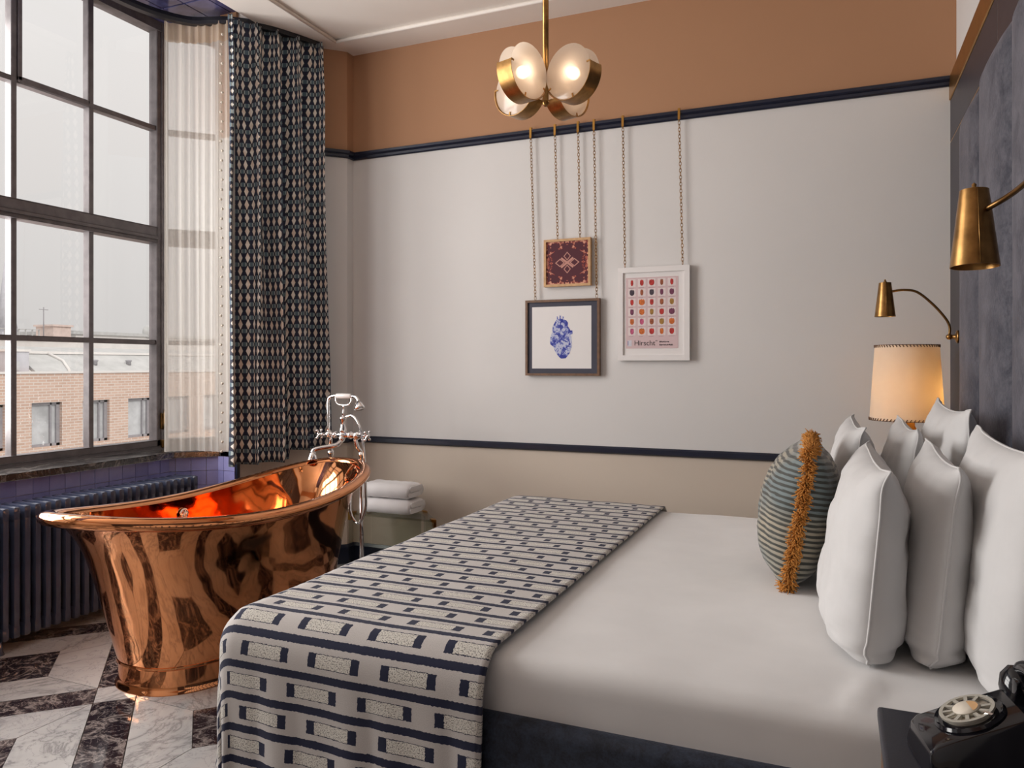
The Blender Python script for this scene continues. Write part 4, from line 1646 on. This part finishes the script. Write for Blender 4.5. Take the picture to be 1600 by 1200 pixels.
for (r0, r1) in ((0.033, 0.0385), (0.0, 0.0195)):
    rings = []
    for k in range(nW):
        a = 2 * pi * k / nW
        rings.append([wp(max(r0, 0.0005), a, 0.008), wp(r1, a, 0.008), wp(r1, a, 0.0115), wp(max(r0, 0.0005), a, 0.0115)])
    b.rings(rings, True, False, True)
for k in range(11):
    a = 2 * pi * (k + 0.5) / 12 + 0.5
    b.obox(wp(0.0185, a, 0.0098), wp(0.034, a, 0.0098), 0.0052, 0.0034, axd)
fw = b.done('finger_wheel', dialm, ph, smooth='auto', sharp=30)
b = B()
b.lathe([(0.0190, 0.0116), (0.0190, 0.0128), (0.0, 0.0130)], dc, 28, axd)
b.done('centre_label', MAT['cream_label'], fw)
b = B()
tabp = [wp(0.0165, a, 0.0133) for a in lin(-1.25, 1.25, 10)]
b.poly(tabp)
b.done('brass_label', MAT['wood_light'], fw)
b = B()
b.obox(wp(0.030, -1.0, 0.012), wp(0.044, -1.0, 0.010), 0.004, 0.0025, axd)
b.done('finger_stop', MAT['chrome'], ph)
for sy in (-1, 1):
    b = B()
    b.box(0.140, 0.180, sy * 0.046 - 0.010, sy * 0.046 + 0.010, 0.080, 0.106, 0.006, 2)
    b.box(0.132, 0.142, sy * 0.046 - 0.010, sy * 0.046 + 0.010, 0.092, 0.118, 0.004, 2)
    b.box(0.178, 0.188, sy * 0.046 - 0.010, sy * 0.046 + 0.010, 0.092, 0.118, 0.004, 2)
    b.done('cradle', MAT['bakelite'], ph, smooth='auto')
b = B()
b.tube(smooth_path([(0.160, -0.105, 0.092), (0.160, -0.085, 0.121), (0.160, -0.04, 0.131), (0.160, 0.04, 0.131), (0.160, 0.085, 0.121), (0.160, 0.105, 0.092)], 6), 0.0125, 12)
for sy in (-1, 1):
    b.lathe([(0.014, 0.02), (0.026, 0.008), (0.030, -0.010), (0.029, -0.022), (0.022, -0.026), (0.0, -0.026)], (0.160, sy * 0.098, 0.100), 22, (0, sy * 0.35, 0.94))
b.done('handset', MAT['bakelite'], ph, smooth='auto')
b = B()
cp = smooth_path([(0.20, 0.03, 0.012), (0.235, 0.05, 0.006), (0.24, 0.11, 0.006), (0.20, 0.15, 0.006), (0.21, 0.17, 0.006)], 10)
b.tube(cp, 0.003, 6)
b.done('cord', MAT['bakelite'], ph)

# ------------------------------------------------------------------ chandelier
chx, chy, chz = -1.05, 2.815, 2.412
ch = thing('chandelier', 'brass ceiling light with four drum shades of opal glass discs', 'ceiling light', (chx, chy, CZ))
org = (chx, chy, CZ)
b = B()
b.lathe([(0.012, -0.0), (0.012, chz - CZ - 0.075)], org, 16)
b.lathe([(0.010, chz - CZ - 0.075), (0.014, chz - CZ - 0.08), (0.006, chz - CZ - 0.095), (0.0, chz - CZ - 0.096)], org, 14)
b.done('rod', MAT['brass'], ch, org)
b = B()
b.lathe([(0.06, 0.0), (0.06, -0.012), (0.02, -0.03), (0.012, -0.03)], org, 24)
b.done('ceiling_rose', MAT['brass'], ch, org)
DR = 0.104
vdir = Vector((-sin(YAW), cos(YAW), 0))      # the fitting happens to hang square to the room's diagonal
rdir = Vector((cos(YAW), sin(YAW), 0))
for k in range(4):
    a = radians(45 + 90 * k + 3)
    arm = rdir * cos(a) + vdir * sin(a)
    tan = Vector((-arm.y, arm.x, 0))
    cc = Vector((chx, chy, chz)) + arm * (DR + 0.030)
    hw = 0.030
    b = B()
    band = []
    for ang in lin(radians(172), radians(172 + 158), 32):
        # angle 180 = outward, 270 = down, 360 = towards the rod
        rad_ = -arm * cos(ang) * 1.0 + Vector((0, 0, 1)) * sin(ang)
        band.append([cc + rad_ * (DR + 0.003) + tan * o + rad_ * h for o, h in ((-hw - 0.006, 0), (hw + 0.006, 0), (hw + 0.006, 0.0022), (-hw - 0.006, 0.0022))])
    b.rings(band, True, True, False, smooth=True)
    bd = b.done('brass_band', MAT['brass'], ch, org, smooth='auto', sharp=35)
    for sgn in (-1, 1):
        b = B()
        b.lathe([(0.0, -0.002), (DR - 0.002, -0.002), (DR, 0.0), (DR - 0.002, 0.002), (0.0, 0.002)], cc + tan * (hw * sgn), 48, tan, cap=False)
        b.done('opal_disc', MAT['opal'], ch, org)
    for ang in (172, 255, 330):
        an = radians(ang)
        rad_ = -arm * cos(an) + Vector((0, 0, 1)) * sin(an)
        for sgn in (-1, 1):
            b = B()
            b.obox(cc + rad_ * (DR + 0.004) + tan * sgn * (hw + 0.004), cc + rad_ * (DR - 0.012) + tan * sgn * (hw + 0.004), 0.006, 0.003, tan)
            b.done('disc_clip', MAT['brass'], bd)
            bd.children[-1].data.transform(Matrix.Translation(-Vector(org)))
    b = B()
    b.tube([Vector((chx, chy, chz)), Vector((chx, chy, chz)) + arm * 0.07], 0.006, 8)
    b.lathe([(0.010, 0.05), (0.014, 0.055), (0.014, 0.085), (0.010, 0.09)], Vector((chx, chy, chz)), 12, arm)
    b.done('arm', MAT['brass'], ch, org)
    b = B()
    b.ball(cc + arm * 0.005, 0.024, 14)
    b.done('bulb', MAT['bulb'], ch, org)

# ------------------------------------------------------------------ pictures on chains
YPF = YB - 0.036


def chain_part(parent, x, ztop, zbot, org, xb_=None):
    """one hanging chain: alternate links, with its brass hook over the rail as a sub-part"""
    b = B()
    xb_ = x if xb_ is None else xb_
    L = ztop - zbot
    pitch = 0.0185
    n = int(L / pitch)
    for k in range(n):
        t = (k + 0.5) / n
        xx = x + (xb_ - x) * t
        z = ztop - L * t
        flat = k % 2 == 0
        ring = []
        for j in range(10):
            an = 2 * pi * j / 10
            a_ = 0.0058 * cos(an)
            c_ = 0.0128 * sin(an)
            ring.append(Vector((xx + (a_ if flat else 0.25 * a_), YB - 0.026 + (0.25 * a_ if flat else a_), z + c_)))
        b.tube(ring, 0.0017, 5, True)
    o = b.done('chain', MAT['brass'], parent, org)
    b = B()
    b.obox((x, YB - 0.0335, RAIL0 - 0.005), (x, YB - 0.0335, RAIL1 + 0.008), 0.013, 0.002, (0, 1, 0))
    b.obox((x, YB - 0.034, RAIL1 + 0.008), (x, YB - 0.012, RAIL1 + 0.008), 0.013, 0.002)
    b.tube(arc((x, YB - 0.031, RAIL0 - 0.010), 0.006, pi / 2, -pi, 8, (0, -1, 0), (0, 0, 1)), 0.002, 6)
    h = b.done('hook', MAT['gold'], o, None)
    h.data.transform(Matrix.Translation(-Vector(org)))
    return o


def picture(name, label, x0, x1, z0, z1, fw, depth, fmat, matw, mmat, chains):
    c = ((x0 + x1) / 2, YB - 0.005, z0)
    root = thing(name, label, 'picture', c)
    y0, y1 = YB - 0.006 - depth, YB - 0.006
    b = B()
    # mitred frame
    for (pts) in (
        [(x0, z0), (x1, z0), (x1 - fw, z0 + fw), (x0 + fw, z0 + fw)],
        [(x1, z0), (x1, z1), (x1 - fw, z1 - fw), (x1 - fw, z0 + fw)],
        [(x1, z1), (x0, z1), (x0 + fw, z1 - fw), (x1 - fw, z1 - fw)],
        [(x0, z1), (x0, z0), (x0 + fw, z0 + fw), (x0 + fw, z1 - fw)]):
        b.prism([(x, y1, z) for x, z in pts], (0, y0 - y1, 0))
    b.done('frame', fmat, root, c)
    yi = y0 + 0.009
    b = B()
    b.box(x0 + fw - 0.001, x1 - fw + 0.001, yi, y1, z0 + fw - 0.001, z1 - fw + 0.001)
    b.done('mount', mmat, root, c)
    for (xt, xb2) in chains:
        chain_part(root, xt, RAIL0 - 0.012, z1 + 0.004, c, xb2)
    return root, c, yi


# heart picture
hp, hc, yi = picture('framed_heart_print', 'square walnut framed print of a blue and white heart', -1.702, -1.244, 1.236, 1.683, 0.014, 0.028, MAT['wood_brown'], 0.03, MAT['mat_dark'], [(-1.669, -1.640), (-1.278, -1.262)])
b = B()
b.box(-1.661, -1.294, yi - 0.0015, yi, 1.278, 1.642)
b.done('print_sheet', MAT['mat_white'], hp, hc)
s_ = M('delft_heart')
co_ = s_.coord('Object')
n1 = s_.noise(co_, 42, 4, 0.65, 1.0)
n2 = s_.noise(co_, 13, 2)
f_ = s_.math('ADD', n1, s_.math('MULTIPLY', s_.math('SUBTRACT', n2, 0.5), 0.7))
MAT['delft'] = s_.pbr(s_.ramp(f_, [(0.43, (0.02, 0.03, 0.28, 1)), (0.51, (0.13, 0.16, 0.48, 1)), (0.58, (0.50, 0.52, 0.66, 1))]), 0.7)
heart = [(0.50, 0.00), (0.40, 0.04), (0.25, 0.15), (0.15, 0.28), (0.02, 0.34), (0.00, 0.42), (0.05, 0.56), (0.10, 0.62), (0.12, 0.76), (0.20, 0.84), (0.30, 0.93), (0.31, 1.0), (0.35, 0.99), (0.37, 0.93), (0.42, 0.94), (0.43, 1.02), (0.48, 1.02), (0.49, 0.94), (0.54, 0.93), (0.56, 1.0), (0.61, 0.99), (0.61, 0.92), (0.72, 0.90), (0.80, 0.84), (0.78, 0.76), (0.84, 0.72), (0.90, 0.66), (1.00, 0.66), (0.99, 0.58), (0.92, 0.56), (0.96, 0.44), (0.96, 0.28), (0.86, 0.12), (0.70, 0.01)]
b = B()
hx0, hx1, hz0, hz1 = -1.548, -1.407, 1.336, 1.585
b.prism([(hx0 + (hx1 - hx0) * x, yi - 0.0016, hz0 + (hz1 - hz0) * z) for x, z in heart], (0, -0.0006, 0))
b.done('heart_image', MAT['delft'], hp, hc)

# small dark red picture
rp, rc, yi = picture('framed_floral_print', 'small pale oak framed square print, dark red mirrored flowers', -1.584, -1.297, 1.758, 2.036, 0.014, 0.030, MAT['wood_light'], 0.0, MAT['mat_dark'], [(-1.516, -1.500), (-1.374, -1.362)])
s_ = M('kaleidoscope_print')
sp = s_.n('ShaderNodeSeparateXYZ')
s_.l(s_.coord('UV'), sp.inputs[0])
ax_ = s_.math('ABSOLUTE', sp.outputs[0])
ay_ = s_.math('ABSOLUTE', sp.outputs[1])
cb_ = s_.n('ShaderNodeCombineXYZ')
s_.l(ax_, cb_.inputs[0])
s_.l(ay_, cb_.inputs[1])
nn1 = s_.noise(cb_.outputs[0], 4.6, 3, 0.6, 0.6)
rr_ = s_.math('SQRT', s_.math('ADD', s_.math('MULTIPLY', ax_, ax_), s_.math('MULTIPLY', ay_, ay_)))
edge_ = s_.math('MULTIPLY', s_.math('SUBTRACT', s_.math('MAXIMUM', ax_, ay_), 0.62), 0.45)
xarm = s_.math('MULTIPLY', s_.math('LESS_THAN', s_.math('ABSOLUTE', s_.math('SUBTRACT', s_.math('MULTIPLY', ay_, 1.3), ax_)), 0.075), s_.math('LESS_THAN', rr_, 0.36))
ring_ = between(s_, s_.math('ADD', s_.math('MULTIPLY', s_.math('ABSOLUTE', s_.math('SUBTRACT', ax_, 0.34)), 1.0), s_.math('MULTIPLY', ay_, 1.2)), 0.17, 0.235)
ring2 = between(s_, s_.math('ADD', s_.math('MULTIPLY', ax_, 1.2), s_.math('ABSOLUTE', s_.math('SUBTRACT', ay_, 0.30))), 0.15, 0.205)
motif = s_.math('MAXIMUM', s_.math('MAXIMUM', xarm, ring_), ring2)
fl = s_.ramp(s_.math('ADD', nn1, edge_), [(0.60, (0.070, 0.006, 0.016, 1)), (0.64, (0.32, 0.05, 0.03, 1)), (0.72, (0.62, 0.32, 0.22, 1))])
MAT['kaleido'] = s_.pbr(s_.mix(motif, fl, (0.52, 0.25, 0.20, 1)), 0.7)
b = B()
b.need_uv()
fc = b.bm.faces.new([b.bm.verts.new(p) for p in ((-1.571, yi - 0.001, 1.771), (-1.310, yi - 0.001, 1.771), (-1.310, yi - 0.001, 2.023), (-1.571, yi - 0.001, 2.023))])
for lp, uv in zip(fc.loops, ((-1, -1), (1, -1), (1, 1), (-1, 1))):
    lp[b.uv].uv = uv
b.done('print_sheet', MAT['kaleido'], rp, rc)

# white flower chart
wp_, wc, yi = picture('framed_flower_chart', 'white framed pink chart of thirty small tulip heads', -1.136, -0.733, 1.324, 1.848, 0.030, 0.030, MAT['white_frame'], 0.0, MAT['mat_white'], [(-1.108, -1.096), (-0.791, -0.772)])
px0, px1, pz0, pz1 = -1.090, -0.796, 1.392, 1.790
b = B()
b.box(px0, px1, yi - 0.0012, yi, pz0, pz1)
b.done('pink_sheet', plain('pink_paper', (0.62, 0.46, 0.47, 1), 0.7, var=0.02), wp_, wc)
sq = B()
cap = B()
fl = {}
cols_ = {'red': (0.42, 0.025, 0.02, 1), 'orange': (0.55, 0.13, 0.02, 1), 'dark': (0.05, 0.035, 0.05, 1), 'plum': (0.16, 0.035, 0.08, 1), 'pink': (0.46, 0.08, 0.17, 1), 'ochre': (0.33, 0.17, 0.03, 1), 'rust': (0.30, 0.08, 0.03, 1)}
chart = [['red', 'red', 'red', 'rust', 'red'], ['dark', 'rust', 'dark', 'plum', 'plum'], ['red', 'orange', 'red', 'rust', 'ochre'],
         ['plum', 'orange', 'ochre', 'red', 'plum'], ['orange', 'pink', 'rust', 'ochre', 'orange'], ['pink', 'orange', 'red', 'orange', 'red']]
m_square = plain('chart_square', (0.72, 0.62, 0.61, 1), 0.7, var=0.01)
m_tulip = {k: plain('tulip_' + k, c, 0.7, var=0.35, vscale=90, bstr=0) for k, c in cols_.items()}
widths = [[.36, .5, .7, .42, .42], [.65, .42, .6, .45, .6], [.45, .8, .5, .5, .55], [.5, .7, .5, .6, .75], [.55, .55, .55, .6, .7], [.5, .75, .65, .5, .6]]
rnd = random.Random(11)
cwid = (px1 - px0) / 5.25
for r in range(6):
    for c in range(5):
        cx_ = px0 + cwid * (c + 0.625)
        cz_ = pz1 - 0.026 - 0.0545 * (r + 0.0) - 0.004
        sq = B()
        sq.box(cx_ - 0.022, cx_ + 0.022, yi - 0.0018, yi - 0.0012, cz_ - 0.022, cz_ + 0.022)
        sq.done('white_square', m_square, wp_, wc)
        cap.box(cx_ - 0.017, cx_ + rnd.uniform(0.005, 0.017), yi - 0.0016, yi - 0.0011, cz_ - 0.0292, cz_ - 0.0274)
        w_ = 0.021 * widths[r][c]
        hgt = 0.0185
        key = chart[r][c]
        fb = B()
        # tulip outline: rounded foot, petals parting at the top
        pts = []
        for k in range(9):
            a = pi + pi * k / 8
            pts.append((cx_ + w_ * cos(a), cz_ - 0.002 + hgt * 0.8 * sin(a)))
        pts += [(cx_ + w_ * 0.95, cz_ + hgt * 0.45), (cx_ + w_ * 0.62, cz_ + hgt * 0.95), (cx_ + w_ * 0.34, cz_ + hgt * 0.70), (cx_, cz_ + hgt * 1.05), (cx_ - w_ * 0.34, cz_ + hgt * 0.70), (cx_ - w_ * 0.62, cz_ + hgt * 0.95), (cx_ - w_ * 0.95, cz_ + hgt * 0.45)]
        fb.prism([(x, yi - 0.0018, z) for x, z in pts], (0, -0.0005, 0))
        fb.done('tulip_head', m_tulip[key], wp_, wc)
cp_ = cap.done('caption_lines', plain('caption_ink', (0.30, 0.22, 0.23, 1), 0.7), wp_, wc)
cp_['kind'] = 'stuff'
ink = plain('black_ink', (0.03, 0.02, 0.025, 1), 0.7)


def lettering(text, x, z, size, parent, c, y):
    cu = bpy.data.curves.new('lettering', 'FONT')
    cu.body = text
    cu.size = size
    cu.extrude = 0.0003
    cu.materials.append(ink)
    tmp = bpy.data.objects.new('lettering_curve', cu)
    COL.objects.link(tmp)
    bpy.context.view_layer.update()
    me = bpy.data.meshes.new_from_object(tmp.evaluated_get(bpy.context.evaluated_depsgraph_get()))
    bpy.data.objects.remove(tmp)
    o = bpy.data.objects.new('lettering', me)
    link(o, parent)
    o.location = (x - c[0], y - c[1], z - c[2])
    o.rotation_euler = (pi / 2, 0, 0)
    return o


lettering('Hirscht', -1.043, 1.409, 0.040, wp_, wc, yi - 0.0016)
b = B()
for dx in (0.0, 0.006):
    b.box(-0.921 + dx, -0.918 + dx, yi - 0.0018, yi - 0.0011, 1.431, 1.437)
rnd = random.Random(5)
for (xs_, xe_, zc_) in ((-0.900, -0.848, 1.428), (-0.900, -0.828, 1.411)):      # two tiny lines of unreadable small print
    x = xs_
    while x < xe_:
        w = rnd.uniform(0.002, 0.0045)
        b.box(x, x + w, yi - 0.0018, yi - 0.0011, zc_ - rnd.uniform(0.002, 0.004), zc_ + rnd.uniform(0.002, 0.005))
        x += w + 0.0016
b.done('small_print', ink, wp_, wc)
b = B()
b.box(-1.078, -1.057, yi - 0.0017, yi - 0.0011, 1.404, 1.438)
b.done('logo_patch', plain('pale_logo', (0.62, 0.60, 0.66, 1), 0.7), wp_, wc)
b = B()
b.box(-1.080, -1.076, yi - 0.0019, yi - 0.0011, 1.410, 1.434)
b.done('logo_stripe', plain('blue_logo', (0.13, 0.17, 0.36, 1), 0.7), wp_, wc)

# ------------------------------------------------------------------ outside: the street beyond the window
b = B()
b.box(-200, -4.2, -80, 160, -12.2, -12.0)
structure(b.done('street_ground', MAT['asphalt']))

XF = -25.0
bb_ = thing('brick_building', 'long pink brick building with dark framed windows across the street', 'building', (XF - 3, 20, -12))
org = tuple(bb_.location)
wins = [(Yw, Yw + 1.10) for Yw in (11.55, 13.45, 15.38, 17.38, 19.28, 21.2, 23.1, 25.0, 26.9)]
b = B()
zr = [(-12.0, -7.2), (-5.7, -4.4), (-2.9, -1.52), (0.0, 1.02)]
y_lo, y_hi = 4.0, 34.0
for z0, z1 in zr:
    b.box(XF - 2, XF, y_lo, y_hi, z0, z1)
for z0, z1 in ((-7.2, -5.7), (-4.4, -2.9), (-1.52, 0.0)):
    ys = [y_lo] + [v for w in wins for v in w] + [y_hi]
    for a, c in zip(ys[0::2], ys[1::2]):
        b.box(XF - 2, XF, a, c, z0, z1)
b.done('brick_wall', MAT['brick'], bb_, org)
for (a, c) in wins:
    for z0, z1 in ((-4.4, -2.9), (-1.52, 0.0)):
        w = B()
        for (y0, y1, zz0, zz1) in ((a, c, z0, z0 + 0.09), (a, c, z1 - 0.09, z1), (a, a + 0.09, z0, z1), (c - 0.13, c, z0, z1), (c - 0.36, c - 0.30, z0, z1)):
            w.box(XF - 0.22, XF - 0.12, y0, y1, zz0, zz1)
        wf = w.done('window', MAT['far_frame'], bb_, org)
        w = B()
        w.box(XF - 0.24, XF - 0.20, a, c, z0, z1)
        w.done('pane', MAT['far_glass'], wf, None).data.transform(Matrix.Translation(-Vector(org)))
b = B()
b.box(XF - 0.35, XF + 0.05, y_lo, y_hi, 1.0, 1.07)
b.done('parapet_coping', MAT['pale_render'], bb_, org)
b = B()
b.prism([(XF - 0.3, 17.75, 1.05), (XF - 0.3, y_hi, 1.05), (XF - 1.6, y_hi, 1.72), (XF - 1.6, 17.9, 1.72)], (-0.02, 0, -0.12))
b.prism([(XF - 1.6, 17.9, 1.78), (XF - 1.6, y_hi, 1.78), (XF - 4.5, y_hi, 2.02), (XF - 4.5, 18.4, 2.02)], (-0.02, 0, -0.12))
b.done('mansard_roof', MAT['roof_grey'], bb_, org)
b = B()
b.box(XF - 1.68, XF - 1.5, 17.85, y_hi, 1.70, 1.79)
b.done('ridge_flashing', MAT['pale_render'], bb_, org)
b = B()
b.tube([(XF - 0.32, 19.0, 1.1), (XF - 1.0, 19.25, 1.45), (XF - 1.5, 19.05, 1.72)], 0.05, 6)
b.done('drain_pipe', MAT['pale_render'], bb_, org)
for y in (20.4, 21.9):
    b = B()
    b.lathe([(0.09, 0), (0.09, 0.12), (0.12, 0.14), (0.12, 0.18), (0.0, 0.2)], (XF - 0.8, y, 1.30), 10)
    b.done('roof_vent', MAT['far_frame'], bb_, org)

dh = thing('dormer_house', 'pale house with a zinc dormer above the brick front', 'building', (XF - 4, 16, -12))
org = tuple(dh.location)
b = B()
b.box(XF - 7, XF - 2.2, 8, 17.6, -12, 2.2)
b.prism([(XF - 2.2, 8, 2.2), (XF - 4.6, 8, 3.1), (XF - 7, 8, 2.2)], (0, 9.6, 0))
b.done('house_body', MAT['hazed_brick'], dh, org)
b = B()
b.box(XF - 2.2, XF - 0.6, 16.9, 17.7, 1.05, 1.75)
b.done('dormer', MAT['slate_blue'], dh, org)
dd = dh.children[-1]
b = B()
b.box(XF - 0.62, XF - 0.57, 17.05, 17.35, 1.10, 1.42)
b.done('pane', MAT['far_glass'], dd).data.transform(Matrix.Translation(-Vector(org)))
b = B()
b.box(XF - 2.0, XF - 0.55, 16.85, 17.75, 1.75, 1.83)
b.done('dormer_roof', MAT['pale_render'], dd).data.transform(Matrix.Translation(-Vector(org)))

XG = -45.0
fhs = thing('terrace_row', 'haze-paled row of houses with a broad chimney beyond the brick building', 'building', (XG - 4, 32, -12))
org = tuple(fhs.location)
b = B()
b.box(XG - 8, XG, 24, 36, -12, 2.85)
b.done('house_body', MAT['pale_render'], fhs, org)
b = B()
b.box(XG - 8, XG + 0.2, 24, 32.2, 2.85, 3.02)
for k in range(9):
    b.box(XG - 0.1, XG, 28.4 + k * 0.42, 28.44 + k * 0.42, 3.0, 3.45)
b.box(XG - 0.1, XG, 28.4, 31.8, 3.42, 3.46)
b.done('eaves', MAT['roof_grey'], fhs, org)
b = B()
b.box(XG - 1.5, XG + 0.1, 32.6, 33.8, 2.8, 3.75)
b.box(XG - 1.6, XG + 0.2, 32.5, 33.9, 3.70, 3.82)
b.done('chimney', MAT['hazed_brick'], fhs, org)
b = B()
b.tube([(XG - 0.5, 32.4, 2.9), (XG - 0.5, 32.4, 4.9)], 0.03, 6)
b.tube([(XG - 0.5, 32.1, 4.75), (XG - 0.5, 32.7, 4.75)], 0.02, 6)
b.done('aerial', MAT['far_frame'], fhs, org)

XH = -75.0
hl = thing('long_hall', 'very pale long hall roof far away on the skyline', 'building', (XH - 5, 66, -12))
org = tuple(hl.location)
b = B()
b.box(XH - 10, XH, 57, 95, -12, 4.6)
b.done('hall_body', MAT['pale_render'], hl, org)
b = B()
b.box(XH - 10, XH + 0.3, 56.5, 95, 4.6, 4.95)
b.done('hall_roof', MAT['roof_grey'], hl, org)
b = B()
b.ball((XH, 66.5, 5.2), 0.9, 12, (0.5, 1, 0.9))
b.done('roof_tank', MAT['roof_grey'], hl, org)
sp_ = thing('church_spire', 'thin pale church spire at the far left of the skyline', 'church', (-110, 72.6, -12))
org = tuple(sp_.location)
b = B()
b.box(-111.5, -108.5, 71.1, 74.1, -12, 6)
b.done('tower', MAT['slate_blue'], sp_, org)
b = B()
b.lathe([(1.6, 18.0), (0.7, 23.0), (0.05, 29.0)], org, 8)
b.done('spire', MAT['slate_blue'], sp_, org)
